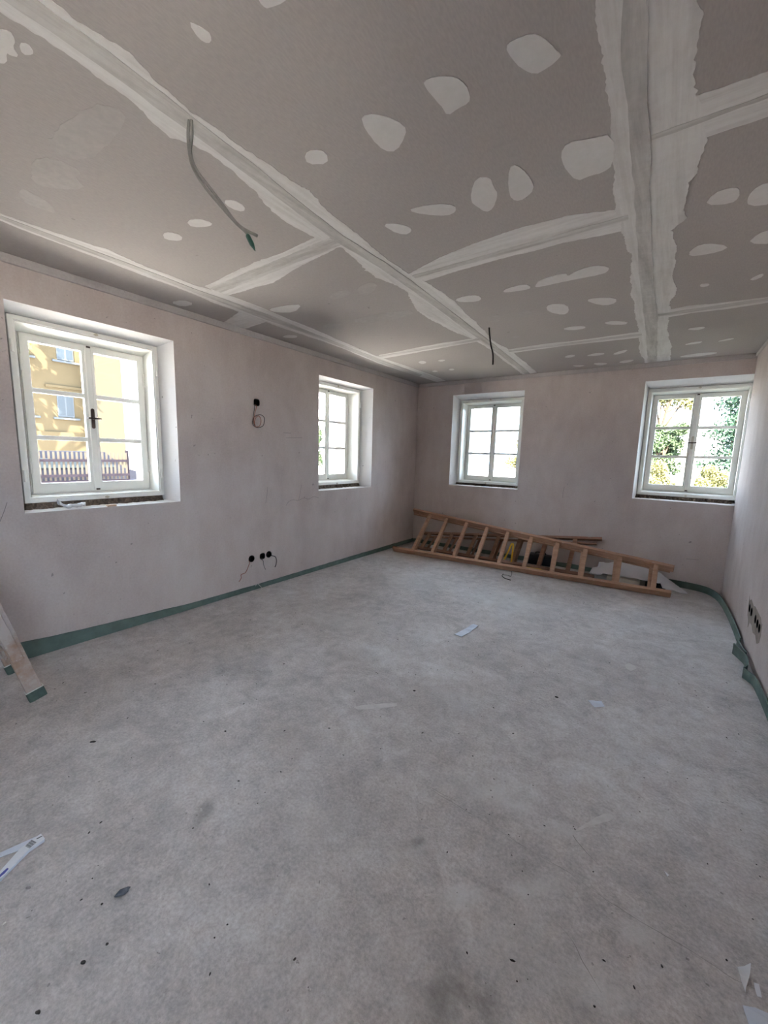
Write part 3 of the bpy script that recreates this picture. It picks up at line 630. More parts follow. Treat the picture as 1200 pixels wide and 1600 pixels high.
    for zz in (fr[2]+0.014, fr[3]-0.014):
        bm = bmesh.new(); tube(bm, [P(um, zz, D_FR+0.004), P(um, zz, D_FR-0.010)], 0.010, 10)
        bbox(bm, *[tuple(f(P(um-0.014, zz-0.004, D_FR)[i], P(um+0.014, zz+0.004, D_FR-0.006)[i]) for i in range(3)) for f in (min, max)])
        part('latch_plate', bm, M['beige_metal'])
    # rough mortar left under the frame
    bm = bmesh.new(); N = 46; r2 = random.Random(n)
    u0, u1 = w['op'][0]+0.02, min(w['op'][1], fr[1])-0.012; zb = w['op'][2]+0.002
    rows = []
    for i in range(N+1):
        u = u0+(u1-u0)*i/N
        d = D_FR+0.012 + r2.uniform(-0.030, 0.006)
        rows.append([bm.verts.new(P(u, zb, d-0.012+r2.uniform(-.008, .004))), bm.verts.new(P(u, zb+0.020+r2.uniform(-.008, .008), d+r2.uniform(-.006, .006))), bm.verts.new(P(u, fr[2]+0.001, D_FR+0.012)), bm.verts.new(P(u, zb, D_FR+0.045))])
    for a, b in zip(rows, rows[1:]):
        for i in range(4): bm.faces.new((a[i], a[(i+1)%4], b[(i+1)%4], b[i]))
    bm.faces.new(rows[0][::-1]); bm.faces.new(rows[-1])
    part('mortar_gap', bm, M['mortar'])
    return root
for n in WIN: make_window(n, WIN[n])

# ---------------------------------------------------------------- foam edge strips along the floor
def foam(name, path, heights, t=0.008, lean=0.0):
    """upright ribbon of foam following a floor path"""
    pts = [Vector((x, y, 0)) for x, y in path]; bm = bmesh.new(); rows = []
    for i, p in enumerate(pts):
        d = (pts[min(i+1, len(pts)-1)] - pts[max(i-1, 0)]).normalized(); s = Vector((d.y, -d.x, 0))
        h = heights[i]; ln = s*lean*h
        rows.append([bm.verts.new(p - s*t/2 + Vector((0, 0, 0.001))), bm.verts.new(p + s*t/2 + Vector((0, 0, 0.001))),
                     bm.verts.new(p + s*t/2 + ln + Vector((0, 0, h))), bm.verts.new(p - s*t/2 + ln + Vector((0, 0, h)))])
    for a, b in zip(rows, rows[1:]):
        for i in range(4): bm.faces.new((a[i], a[(i+1)%4], b[(i+1)%4], b[i]))
    bm.faces.new(rows[0][::-1]); bm.faces.new(rows[-1])
    o = mob(name, bm, M['foam']); o['kind'] = 'structure'; return o
hs = [(-5.09, .128), (-4.86, .106), (-4.58, .09), (-4.19, .07), (-3.88, .055), (-3.2, .05), (-2.2, .055), (-.9, .06), (-0.012, .06)]
path, hh = [], []
for i in range(60):
    y = -5.09 + (5.078)*i/59
    for (a, ha), (b, hb) in zip(hs, hs[1:]):
        if a <= y <= b + 1e-6: h = ha + (hb-ha)*(y-a)/(b-a)
    path.append((0.008 + 0.006*max(0, noise.noise(Vector((y*3, 1, 0)))), y)); hh.append(h + 0.004*noise.noise(Vector((y*9, 0, 4))))
foam('baseboard_left', path, hh)
foam('baseboard_left', [(0.008, YR+0.01), (0.010, -6.2), (0.012, -5.6), (0.02, -5.42)], [.09]*4)
pb = [(0.02+3.5*i/40, -0.010-0.010*max(0, noise.noise(Vector((i*.4, 3, 0))))) for i in range(41)]
foam('baseboard_back', pb, [.06+.008*noise.noise(Vector((i*.3, 7, 0))) for i in range(41)])
pr = [tuple(p)[:2] for p in spline([(3.54, -0.018, 0), (3.75, -0.03, 0), (3.90, -0.08, 0), (3.985, -0.20, 0), (4.03, -0.42, 0), (4.05, -0.80, 0), (4.055, -1.2, 0), (4.052, -1.62, 0)], 6)]
foam('baseboard_right', pr, [.078]*len(pr), 0.009)
pr = [tuple(p)[:2] for p in spline([(4.040, -1.60, 0), (4.045, -1.72, 0), (4.060, -1.86, 0)], 5)]
foam('baseboard_right', pr, [.055]*len(pr), 0.009)
pr = [tuple(p)[:2] for p in spline([(3.995, -1.80, 0), (4.02, -1.88, 0), (4.045, -1.99, 0), (4.035, -2.12, 0), (4.010, -2.19, 0)], 6)]
foam('baseboard_right', pr, [.085-.02*i/len(pr) for i in range(len(pr))], 0.009)
pr = [tuple(p)[:2] for p in spline([(4.005, -2.22, 0), (4.03, -2.27, 0), (4.050, -2.36, 0), (4.058, -2.8, 0), (4.060, -4.0, 0), (4.060, -5.5, 0), (4.06, -7.25, 0)], 6)]
foam('baseboard_right', pr, [.07]*len(pr), 0.009)

# ---------------------------------------------------------------- electrics
def flush_box(side, u, v, r, sq, label, name='flush_socket_box', dz=0.046):
    P = mapper(side); n = 20; bm = bmesh.new()
    R = circ(u, v, r*0.995, n, sq); I = circ(u, v, r*0.90, n, sq)
    def rg(c, d): return [bm.verts.new(P(a, b, d)) for a, b in c]
    a, b, c, d = rg(R, dz), rg(R, -0.0015), rg(I, -0.0015), rg(I, dz-0.004)
    for p, q in ((a, b), (b, c), (c, d)):
        for i in range(n): bm.faces.new((p[i], p[(i+1)%n], q[(i+1)%n], q[i]))
    bm.faces.new(a[::-1]); bm.faces.new(d)
    o = mob(name, bm, M['black']); tag(o, label, 'socket box'); return o
labs = ['black square socket box high on the wall with a coil of wire', 'round black socket box low on the wall, leftmost of three',
        'black socket box low on the wall, middle of three', 'round black socket box low on the wall, rightmost of three']
for (u, v, r, q), l in zip(SOCK_L, labs): flush_box('L', u, v, r, q, l)
labs = ['socket box in the brown patch, nearest the back wall', 'socket box in the brown patch, second from the back wall',
        'socket box in the brown patch, middle of the five', 'socket box in the brown patch, second nearest the camera', 'socket box in the brown patch, nearest the camera']
for (u, v, r, q), l in zip(SOCK_R, labs): tag(flush_box('R', u, v, r, q, l), group='socket boxes in the brown patch')

def cable(name, pts, r, mat, label, n=6):
    bm = bmesh.new(); tube(bm, spline(pts, n), r, 8)
    o = mob(name, bm, M[mat], smooth=True); tag(o, label, 'cable'); return o
def inset_start(pts): return [(-0.03, pts[0][1]+0.002, pts[0][2]+0.01)] + pts
root = empty('socket_wire_coil', (0.02, -3.148, 1.9), 'coiled red and black wires hanging from the high socket box', 'cable')
for nm, pts, m in (('black_wire', WIRE_TOP_A, 'cable_dark'), ('red_wire', WIRE_TOP_B, 'cable_red')):
    pts = [(p[0]+0.006*(i % 3)+(0.006 if m == 'cable_red' else 0), p[1], p[2]) for i, p in enumerate(pts)]
    bm = bmesh.new(); tube(bm, spline(inset_start(pts), 6), 0.0032, 8); adopt(mob(nm, bm, M[m], smooth=True), root)
cable('socket_wire', inset_start(WIRE_L), 0.0032, 'cable_red', 'thin brown wire drooping left from the leftmost low socket box')
cable('socket_wire', inset_start(WIRE_M), 0.0035, 'cable_grey', 'short grey cable hanging from the middle low socket box')
cable('socket_wire', inset_start(WIRE_R), 0.0048, 'cable_dark', 'black cable bending down from the rightmost low socket box')
root = empty('ceiling_cable', (1.935, -4.868, 2.6), 'pair of grey cables hanging from the ceiling joint, one end taped green', 'cable')
for nm, pts in (('cable', CABLE_1), ('cable', CABLE_2)):
    bm = bmesh.new(); tube(bm, spline([(pts[0][0], pts[0][1], 2.615)] + pts[1:], 6), 0.0052, 8); adopt(mob(nm, bm, M['cable_grey'], smooth=True), root)
a, b = Vector(CABLE_1[-2]), Vector(CABLE_1[-1]); d = (b-a).normalized()
bm = bmesh.new(); tube(bm, [b-d*0.028, b-d*0.022, b+d*0.01, b+d*0.030, b+d*0.036], [0.0062, 0.0085, 0.0082, 0.003, 0.001], 10); adopt(mob('tape_end', bm, M['tape_green'], smooth=True), root)
bm = bmesh.new(); tube(bm, [(1.937, -4.870, 2.5975), (1.937, -4.870, 2.606)], 0.013, 12); adopt(mob('cable_hole', bm, M['black']), root)
cable('ceiling_cable', [(2.005, -2.168, 2.615)] + CABLE_3[1:], 0.0065, 'cable_dark', 'single black cable hanging from the ceiling near the back wall')
cable('wire_scrap', [(0.05, -3.24, 0.055), (0.045, -3.21, 0.07), (0.04, -3.17, 0.03), (0.05, -3.16, 0.006), (0.09, -3.22, 0.004), (0.06, -3.27, 0.004)], 0.0028, 'cable_white', 'thin white wire curl on the floor below the low sockets')

# broken-out patch around the sockets on the right wall
pp = [(-1.56, .43), (-1.60, .39), (-1.66, .415), (-1.76, .40), (-1.85, .415), (-1.95, .40), (-2.06, .405), (-2.13, .36), (-2.15, .30), (-2.13, .24), (-2.05, .20), (-1.98, .235), (-1.88, .225), (-1.80, .255), (-1.73, .25), (-1.68, .19), (-1.655, .25), (-1.60, .27), (-1.575, .33)]
P = mapper('R'); bm = bmesh.new()
pl = ragged([(u, v) for u, v in pp], 0.010, 0.02, 0, 5, clamp=False)
holes = [circ(u, v, r*1.0) for u, v, r, q in SOCK_R]
def flat_with_holes(bm, P, outer, holes, d):
    loops = [outer] + holes; allp = [q for l in loops for q in l]
    bv = [bm.verts.new(P(u, v, d)) for u, v in allp]
    for t in tessellate_polygon([[Vector((u, v, 0)) for u, v in l] for l in loops]):
        try: bm.faces.new([bv[i] for i in t])
        except ValueError: pass
flat_with_holes(bm, P, pl, holes, -0.0012)
o = mob('gypsum_patch', bm, M['brown_plaster'], wall_right); 
# pencil marks and scratches
def mark(pts, parent, wdt, axis):
    bm = bmesh.new(); s = spline(pts, 5); up = Vector((0, 0, 1))
    n = Vector((1, 0, 0)) if axis == 0 else Vector((0, 1, 0)); prev = None
    for i, p in enumerate(s):
        d = (s[min(i+1, len(s)-1)] - s[max(i-1, 0)]).normalized(); t = d.cross(n).normalized()*wdt/2
        cur = (bm.verts.new(p-t), bm.verts.new(p+t))
        if prev: bm.faces.new((prev[0], prev[1], cur[1], cur[0]))
        prev = cur
    mob('pencil_mark', bm, M['pencil'], parent, recalc=False)
for q in PENCIL: mark(q, wall_left, 0.0032, 0)
for q in PENCIL_BACK: mark(q, wall_back, 0.0032, 1)

# ---------------------------------------------------------------- ladders against the back wall
def ladder_half(root, b0, b1, t0, t1, ts, n, rail_t, rail_d, rung_w, rung_t, mat, off0=0.0, off1=0.0):
    """rails b0->b1 (low) and t0->t1 (high); rungs at fractions ts; off shifts the half back along -n"""
    b0, b1, t0, t1, n = (Vector(v) for v in (b0, b1, t0, t1, n)); n.normalize()
    b0 -= n*off0; t0 -= n*off0; b1 -= n*off1; t1 -= n*off1
    for a, b in ((b0, b1), (t0, t1)):
        bm = bmesh.new(); beam(bm, a, b, rail_d, rail_t, n); bev(adopt(mob('rail', bm, mat), root), 0.004)
    for t in ts:
        bm = bmesh.new(); a = b0.lerp(b1, t); b = t0.lerp(t1, t)
        beam(bm, a, b, rung_t, rung_w, n); bev(adopt(mob('rung', bm, mat), root), 0.004)
N1 = Vector((0.0, -0.585, 0.81)).normalized()
root = empty('painters_ladder', (1.9, -0.6, 0), 'long light brown wooden folding ladder lying on its side along the back wall', 'ladder')
xr = [0.484, 0.792, 1.121, 1.442, 1.747, 2.066, 2.398, 2.723, 3.087, 3.438]
ts = [(x-0.165)/(3.60-0.165) for x in xr]
lb0, lb1, lt0, lt1 = (0.165, -0.835, 0.047), (3.605, -0.565, 0.047), (0.055, -0.085, 0.545), (3.61, -0.335, 0.280)
ladder_half(root, lb0, lb1, lt0, lt1, ts, N1, 0.038, 0.084, 0.050, 0.044, M['wood'])
rb0, rb1 = (lb0[0]+0.02, lb0[1]+0.09, 0.040), (lb1[0]-0.03, lb1[1]+0.075, 0.030)
ladder_half(root, rb0, rb1, (lt0[0]-0.01, lt0[1]+0.022, lt0[2]-0.058), (lt1[0]-0.03, lt1[1]+0.020, lt1[2]-0.044), [t*1.0-0.004 for t in ts], N1, 0.024, 0.026, 0.036, 0.016, M['wood'])
# metal plate and its screw on the lower rail
d1 = (Vector(lb1)-Vector(lb0)).normalized(); e2 = (Vector(lt0)-Vector(lb0)); e2 = (e2-d1*e2.dot(d1)-N1*e2.dot(N1)).normalized()
pc = Vector(lb0).lerp(Vector(lb1), (2.39-0.165)/3.435) - e2*0.016
bm = bmesh.new(); beam(bm, pc-d1*0.09, pc+d1*0.09, 0.035, 0.003, N1); adopt(mob('metal_plate', bm, M['steel']), root)
pc = Vector(lb0).lerp(Vector(lb1), 0.935) - e2*0.016
bm = bmesh.new(); beam(bm, pc-d1*0.10, pc+d1*0.20, 0.02, 0.004, N1); adopt(mob('hinge_strap', bm, M['steel']), root)

root = empty('old_ladder', (1.6, -0.4, 0), 'shorter dark brown wooden ladder lying behind the long ladder', 'ladder')
N2 = Vector((0.0, -0.80, 0.50)).normalized()
ob0, ob1, ot0, ot1 = (0.31, -0.452, 0.028), (2.835, -0.345, 0.028), (0.340, -0.245, 0.226), (2.845, -0.036, 0.460)
OT = [0.048, 0.197, 0.346, 0.481, 0.602, 0.737, 0.878]
ladder_half(root, ob0, ob1, ot0, ot1, OT, N2, 0.036, 0.052, 0.052, 0.030, M['wood_dark'])
ladder_half(root, (0.36, -0.385, 0.024), (2.78, -0.275, 0.024), (0.40, -0.210, 0.170), (2.79, -0.026, 0.385), [t+0.012 for t in OT], N2, 0.028, 0.020, 0.035, 0.018, M['wood_dark'])

# things lying behind the ladders
root = empty('dark_case', (2.14, -0.10, 0), 'dark case behind the ladders, seen between the rungs', 'case')
bm = bmesh.new(); bbox(bm, (1.95, -0.145, 0.002), (2.30, -0.035, 0.15)); adopt(bev(mob('case_body', bm, M['navy']), 0.015, 3), root)
bm = bmesh.new(); tube(bm, spline([(2.06, -0.09, 0.148), (2.07, -0.09, 0.172), (2.18, -0.09, 0.172), (2.19, -0.09, 0.148)], 4), 0.007, 8); adopt(mob('handle', bm, M['black']), root)
bm = bmesh.new()
P1 = spline([(1.755, -0.50, 0.09), (1.785, -0.44, 0.20), (1.80, -0.38, 0.285), (1.815, -0.365, 0.30), (1.828, -0.385, 0.26), (1.84, -0.44, 0.16), (1.85, -0.49, 0.07)], 6)
prev = None
for i, p in enumerate(P1):
    s = Vector((0.010, 0.002, 0.0)); k = Vector((0, -0.003, 0.001))
    cur = [bm.verts.new(p-s-k), bm.verts.new(p+s-k), bm.verts.new(p+s+k), bm.verts.new(p-s+k)]
    if prev:
        for q in range(4): bm.faces.new((prev[q], prev[(q+1)%4], cur[(q+1)%4], cur[q]))
    else: bm.faces.new(cur[::-1])
    prev = cur
bm.faces.new(prev)
tag(mob('yellow_strap', bm, M['yellow']), 'yellow strap looped up between the ladder rungs', 'strap')
bm = bmesh.new(); beam(bm, (2.02, -0.50, 0.022), (2.24, -0.47, 0.022), 0.04, 0.028, (0, 0, 1))
tag(bev(mob('yellow_bar', bm, M['yellow']), 0.003), 'short yellow bar lying between the ladder rails', 'bar')
bm = bmesh.new(); vs = bbox(bm, (2.97, -0.365, 0.0), (3.31, -0.18, 0.076))
tag(bev(mob('beige_block', bm, M['beige_block']), 0.006), 'pale beige block under the white sheeting', 'block')
bm = bmesh.new(); bbox(bm, (3.36, -0.30, 0.001), (3.56, -0.14, 0.075))
tag(bev(mob('black_box', bm, M['navy']), 0.01), 'small black box on the floor under the sheeting end', 'box')

# crumpled white sheeting laid over the block
bm = bmesh.new(); NU, NV = 40, 18; rows = []
for i in range(NU+1):
    u = i/NU; row = []
    for j in range(NV+1):
        v = j/NV
        x = 2.83 + 0.90*u + 0.03*math.sin(v*4)
        yb, yf = -0.05, -0.345
        y = yb + (yf-yb)*v
        arch = 0.235 - 0.10*u
        if u < 0.22: arch *= 0.60 + 0.4*(u/0.22)
        if u > 0.70: arch *= max(0.0, 1-(u-0.70)/0.30)**0.8
        prof = math.sin(math.pi*min(1, 0.18+v*0.78))**0.7
        z = 0.012 + arch*prof
        if 0.12 < u < 0.80: z = max(z, 0.104 + 0.012*prof if v < 0.93 else 0.09)
        # the near flap pulls down to a point on the floor at the right end
        if u > 0.62:
            k = (u-0.62)/0.38; y = y*(1-k) + (-0.30)*k + (v-0.5)*-0.04*k; z *= (1-0.15*k)
        z += 0.012*noise.noise(Vector((u*9, v*5, 0))) + 0.010*abs(noise.noise(Vector((u*16, v*3, 5))))
        if u < 0.08: z += 0.03*math.sin(v*9)*(1-u/0.08); x -= 0.03*v
        row.append(bm.verts.new((x, y, max(z, 0.006))))
    rows.append(row)
for i in range(NU):
    for j in range(NV): bm.faces.new((rows[i][j], rows[i+1][j], rows[i+1][j+1], rows[i][j+1]))
o = mob('white_sheeting', bm, M['sheet'], smooth=True)
md = o.modifiers.new('thick', 'SOLIDIFY'); md.thickness = 0.0025; md.offset = 1
tag(o, 'crumpled white plastic sheeting behind the ladder end near the corner', 'sheeting')

cable('wire_scrap', [(1.90, -0.93, 0.006), (1.95, -0.93, 0.010), (1.99, -0.93, 0.006), (1.985, -0.88, 0.03), (1.98, -0.885, 0.06)], 0.004, 'cable_grey', 'short grey wire scrap on the floor in front of the ladder')
cable('wire_scrap', [(1.885, -0.90, 0.005), (1.90, -0.985, 0.005), (1.96, -1.06, 0.005), (2.04, -1.09, 0.006)], 0.0055, 'cable_dark', 'dark bent wire end on the floor before the long ladder')

# ---------------------------------------------------------------- step ladder at the left edge
root = empty('trestle_ladder', (0.4, -5.3, 0), 'plaster-smeared wooden trestle ladder at the left edge, feet wrapped in green foam', 'ladder')
AP = (-5.62, 1.75)   # apex y, z
for X in (0.615, 0.155):
    for yf, s in ((-5.155, 1), (-6.09, -1)):
        a = Vector((X, yf, 0.012)); b = Vector((X, AP[0] + 0.03*s, AP[1]))
        bm = bmesh.new(); beam(bm, a, b, 0.072, 0.028, (0, 1, 0)); bev(adopt(mob('stile', bm, M['wood_dirty']), root), 0.004)
        d = (b-a).normalized()
        bm = bmesh.new(); beam(bm, a-d*0.008, a+d*0.055, 0.082, 0.038, (0, 1, 0)); bev(adopt(mob('foam_foot', bm, M['foam_dark']), root), 0.005)
        bm = bmesh.new(); beam(bm, a+d*0.055, a+d*0.059, 0.084, 0.040, (0, 1, 0)); adopt(mob('tape_edge', bm, M['tape_white']), root)
for s, yf in ((1, -5.155), (-1, -6.09)):
    for k in range(1, 6):
        z = 0.30*k - 0.02; t = z/AP[1]; y = yf + (AP[0]+0.03*s - yf)*t
        bm = bmesh.new(); bbox(bm, (0.142, y-0.030-0.012, z-0.016), (0.628, y+0.030-0.012, z+0.016)); bev(adopt(mob('tread', bm, M['wood_dirty']), root), 0.004)
# short doubling board on the near stile
a = Vector((0.642, -5.225, 0.27)); b = Vector((0.642, -5.50, 1.30))
bm = bmesh.new(); beam(bm, a, b, 0.050, 0.022, (0, 1, 0)); bev(adopt(mob('doubling_board', bm, M['wood_dirty']), root), 0.004)

# ---------------------------------------------------------------- scraps and dirt
def scrap(name, poly, mat, label, cat='paper', z=0.003, lift=0.010, seed=0):
    pl = ragged(poly, 0.0015, 0.012, 0, seed); bm = bmesh.new()
    bv = [bm.verts.new((x, y, z + lift*max(0, noise.noise(Vector((x*14, y*14, seed))) + 0.2))) for x, y in pl]
    cx = sum(v.co.x for v in bv)/len(bv); cy = sum(v.co.y for v in bv)/len(bv)
    for t in tessellate_polygon([[Vector((x, y, 0)) for x, y in pl]]):
        try: bm.faces.new([bv[i] for i in t])
        except ValueError: pass
    o = mob(name, bm, M[mat], recalc=False); md = o.modifiers.new('thick', 'SOLIDIFY'); md.thickness = 0.0012; md.offset = 0
    if label: tag(o, label, cat)
    return o
scrap('paper_strip', PAPER_STRIP, 'paper_blue', 'curved strip of white paper in the middle of the floor', seed=1)
scrap('paper_scrap', PAPER_TORN, 'paper_blue', 'small torn scrap of white paper right of centre', seed=2)
scrap('paper_scrap', PAPER_CURL, 'paper', 'curled white paper shred near the lower right corner', seed=3, lift=0.03)
scrap('paper_scrap', PAPER_EDGE, 'paper_blue', 'grey paper piece cut by the lower right edge', seed=4, lift=0.004)
scrap('paper_scrap', PAPER_SLIVER, 'paper', 'tiny paper sliver beside the curled shred', seed=5)
scrap('paper_scrap', PAPER_TRI, 'paper', 'tiny white paper triangle on the right floor', seed=6)
scrap('plaster_splat', CREAM, 'debris_pale', 'cream plaster splat on the floor towards the right wall', 'plaster', seed=7, lift=0.006)
for q in (SCRAPE_1, SCRAPE_2):
    pl = ragged(q, 0.006, 0.015, 1, 9); bm = bmesh.new(); prism(bm, pl, -0.001, 0.0008); mob('screed_smear', bm, M['scrape'], floor)
M['crack'] = simple('screed_crack', (0.22, 0.205, 0.195), 0.95, var=0.3, scale=40)
for q in CRACKS:
    pts = spline([(x, y, 0.0006) for x, y in q], 8); bm = bmesh.new(); prev = None
    for i, p in enumerate(pts):
        d = (pts[min(i+1, len(pts)-1)] - pts[max(i-1, 0)]).normalized(); t = Vector((-d.y, d.x, 0))
        p = p + t*0.004*noise.noise(p*25); w2 = 0.0003 + 0.0013*max(0, 0.2 + noise.noise(p*12))
        cur = (bm.verts.new(p-t*w2), bm.verts.new(p+t*w2))
        if prev: bm.faces.new((prev[0], cur[0], cur[1], prev[1]))
        prev = cur
    mob('crack', bm, M['crack'], floor)
root = empty('packaging_strip', (1.70, -5.45, 0.0), 'folded white cardboard packaging strip with barcode at the lower left', 'packaging')
def flat_part(name, poly, mat, z0, z1):
    bm = bmesh.new(); prism(bm, poly, z0, z1); return adopt(mob(name, bm, M[mat]), root)
flat_part('lower_arm', ARM_1, 'paper', 0.010, 0.0125); flat_part('upper_arm', ARM_2, 'paper_blue', 0.006, 0.0085)
flat_part('edge_fold', [(x*0.9+0.1*1.73, y*0.98-0.02*5.47) for x, y in ARM_1], 'paper_blue', 0.001, 0.010)
# barcode bars, slot and blue print lie flat on the card
bc = [Vector(p) for p in BARCODE]
for k in range(9):
    t0 = k/9; t1 = t0 + (0.075 if k % 3 else 0.05)
    q = [bc[0].lerp(bc[1], t0), bc[0].lerp(bc[1], t1), bc[3].lerp(bc[2], t1), bc[3].lerp(bc[2], t0)]
    flat_part('barcode_bar', [(p.x, p.y) for p in q], 'ink', 0.0125, 0.0128)
flat_part('slot_print', SLOT, 'ink', 0.0125, 0.0128); flat_part('blue_print', BLUE, 'ink_blue', 0.0125, 0.0128)

def clod(name, x, y, r, mat, label, cat='debris', flat=0.6, elong=1.0, ang=0.0, seed=0):
    bm = bmesh.new(); bmesh.ops.create_icosphere(bm, subdivisions=2, radius=r)
    ca, sa = math.cos(ang), math.sin(ang)
    for v in bm.verts:
        k = 1 + 0.45*noise.noise(v.co*(1.4/r) + Vector((seed*5.1, 0, 0)))
        p = v.co*k; px = p.x*elong; v.co = Vector((px*ca - p.y*sa, px*sa + p.y*ca, p.z*flat))
    mn = min(v.co.z for v in bm.verts)
    for v in bm.verts: v.co.z -= mn
    o = mob(name, bm, M[mat], smooth=True); o.location = (x, y, 0)
    if label: tag(o, label, cat)
    return o
M['plug'] = simple('blue_grey_rag', (0.11, 0.125, 0.15), 0.7, var=0.3, scale=60)
clod('crumpled_tape', 2.128, -5.312, 0.011, 'plug', 'crumpled blue-grey tape scrap on the floor, lower left', 'scrap', 0.5, 1.8, 1.2, 1)
for i, (x, y, r, e, a, l) in enumerate((
        (1.706, -4.666, 0.010, 1.3, .2, 'small black clod on the floor, left of centre'),
        (1.264, -5.104, 0.012, 2.6, .9, 'elongated dark clod near the foam-wrapped ladder foot'),
        (2.238, -5.455, 0.011, 1.4, .5, 'dark clod at the lower left of the floor'),
        (2.266, -5.561, 0.010, 1.4, .5, 'dark clod in the bottom left corner'),
        (2.243, -5.398, 0.008, 1.2, .1, 'dark clod below the crumpled tape scrap'),
        (3.028, -3.267, 0.014, 1.8, .1, 'dark clod beside the small torn paper'),
        (2.30, -3.75, 0.012, 1.5, .3, 'dark clod on the brown stain in mid floor'))):
    clod('dirt_clod', x, y, r*0.44, 'debris', l, 'clod', 0.6, e, a, i+3)
# fine litter nobody could count
V, F, MI = [], [], []
for n_, pale, rmin, rmax, seed in ((520, 0, 0.0016, 0.0052, 3), (380, 1, 0.002, 0.0065, 8)):
    r = random.Random(seed)
    for _ in range(n_):
        for _t in range(30):
            x = r.uniform(0.25, W-0.15); y = r.uniform(-5.75, -0.95)
            if x < 1.85 and y < -5.35: continue
            if noise.noise(Vector((x*1.3, y*1.3, seed))) + r.uniform(-0.5, 0.5) > -0.05: break
        if x < 1.85 and y < -5.35: continue
        s = r.uniform(rmin, rmax) * (0.5 + 0.5*r.random()); e = r.uniform(1, 2.2); a = r.uniform(0, 6.28); n0 = len(V)
        for k in range(5):
            t = a + k*1.2566; rr = s*r.uniform(0.7, 1.2)
            px, py = math.cos(t)*rr*e, math.sin(t)*rr; ca, sa = math.cos(a), math.sin(a)
            V.append((x + px*ca-py*sa, y + px*sa+py*ca, 0.0003))
        V.append((x, y, s*0.7))
        for k in range(5): F.append((n0+k, n0+(k+1) % 5, n0+5)); MI.append(pale)
o = pydata('floor_grit', V, F, M['debris']); o.data.materials.append(M['debris_pale'])
o.data.polygons.foreach_set('material_index', MI)
tag(o, 'dark grit and pale plaster chips scattered over the concrete floor', 'grit', kind='stuff')

# on the sill of the near window
bm = bmesh.new(); NU, NV = 26, 7; rows = []
cl = spline([(-0.05, -4.806, 1.058), (-0.035, -4.797, 1.035), (-0.03, -4.765, 1.010), (-0.045, -4.735, 1.012), (-0.04, -4.70, 1.011), (-0.05, -4.665, 1.016), (-0.075, -4.635, 1.014)], 5)
for i, p in enumerate(cl):
    row = []; wv = 0.042 + 0.012*math.sin(i*0.6)
    for j in range(NV+1):
        v = j/NV-0.5
        row.append(bm.verts.new((p.x + v*wv*1.2, p.y + 0.004*math.sin(j+i), p.z + 0.022*math.cos(v*3.1) + 0.006*noise.noise(Vector((i*.5, j*.7, 2))))))
    rows.append(row)
for a, b in zip(rows, rows[1:]):
    for j in range(NV): bm.faces.new((a[j], a[j+1], b[j+1], b[j]))
o = mob('plastic_film', bm, M['sheet'], smooth=True); md = o.modifiers.new('thick', 'SOLIDIFY'); md.thickness = 0.002
tag(o, 'crumpled white film lying on the near window sill', 'film')
M['peach'] = simple('peach_cardboard', (0.62, 0.44, 0.32), 0.8, var=0.1, scale=40)
bm = bmesh.new(); vs = bbox(bm, (-0.045, -4.515, 0.9995), (0.0, -4.455, 1.012))
for v in vs: v.co.x += 0.01*noise.noise(v.co*20); v.co.y += 0.012*noise.noise(v.co*17)
tag(bev(mob('cardboard_bit', bm, M['peach']), 0.003), 'small peach cardboard bit on the near window sill', 'cardboard')

# ---------------------------------------------------------------- outside
M['ground'] = simple('gravel_yard', (0.62, 0.565, 0.52), 0.95, var=0.12, scale=2.0)
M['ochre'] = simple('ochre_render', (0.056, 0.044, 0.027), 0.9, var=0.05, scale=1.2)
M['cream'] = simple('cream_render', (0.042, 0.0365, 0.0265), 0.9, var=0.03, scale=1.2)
M['white_render'] = simple('white_render', (0.66, 0.65, 0.63), 0.9, var=0.02, scale=1.2)
M['roof'] = simple('roof_tiles', (0.24, 0.12, 0.085), 0.8, var=0.2, scale=3)
M['pale_roof'] = simple('pale_roof', (0.50, 0.48, 0.47), 0.8, var=0.1, scale=3)
M['far_frame'] = simple('far_window_frame', (0.0546, 0.0608, 0.0686), 0.5)
M['far_glass'] = simple('far_window_glass', (0.012, 0.016, 0.02), 0.35)
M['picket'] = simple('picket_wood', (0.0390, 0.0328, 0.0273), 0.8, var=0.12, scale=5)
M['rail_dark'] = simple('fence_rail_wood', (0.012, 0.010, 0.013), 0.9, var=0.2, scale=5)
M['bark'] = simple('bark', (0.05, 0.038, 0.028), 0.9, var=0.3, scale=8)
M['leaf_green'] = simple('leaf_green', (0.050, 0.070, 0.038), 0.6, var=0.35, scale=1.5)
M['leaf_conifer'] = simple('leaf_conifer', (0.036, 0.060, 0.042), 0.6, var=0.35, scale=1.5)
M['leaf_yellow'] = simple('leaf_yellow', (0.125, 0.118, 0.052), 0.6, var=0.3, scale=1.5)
for k_ in ('ground', 'ochre', 'cream', 'white_render', 'roof', 'pale_roof', 'far_frame', 'picket', 'rail_dark', 'bark', 'leaf_green', 'leaf_conifer', 'leaf_yellow'):
    M[k_].node_tree.nodes['Principled BSDF'].inputs['Specular IOR Level'].default_value = 0.0     # dull, weathered surfaces
GZ = -0.5
bm = bmesh.new(); bbox(bm, (-75, -60, GZ-0.3), (75, 90, GZ))
o = mob('yard_ground', bm, M['ground']); o['kind'] = 'structure'

bm = bmesh.new(); bbox(bm, (-5, 1.2, GZ), (60, 90, GZ+0.02))
o = mob('lawn_ground', bm, simple('lawn', (0.05, 0.052, 0.03), 0.95, var=0.3, scale=4)); o['kind'] = 'structure'

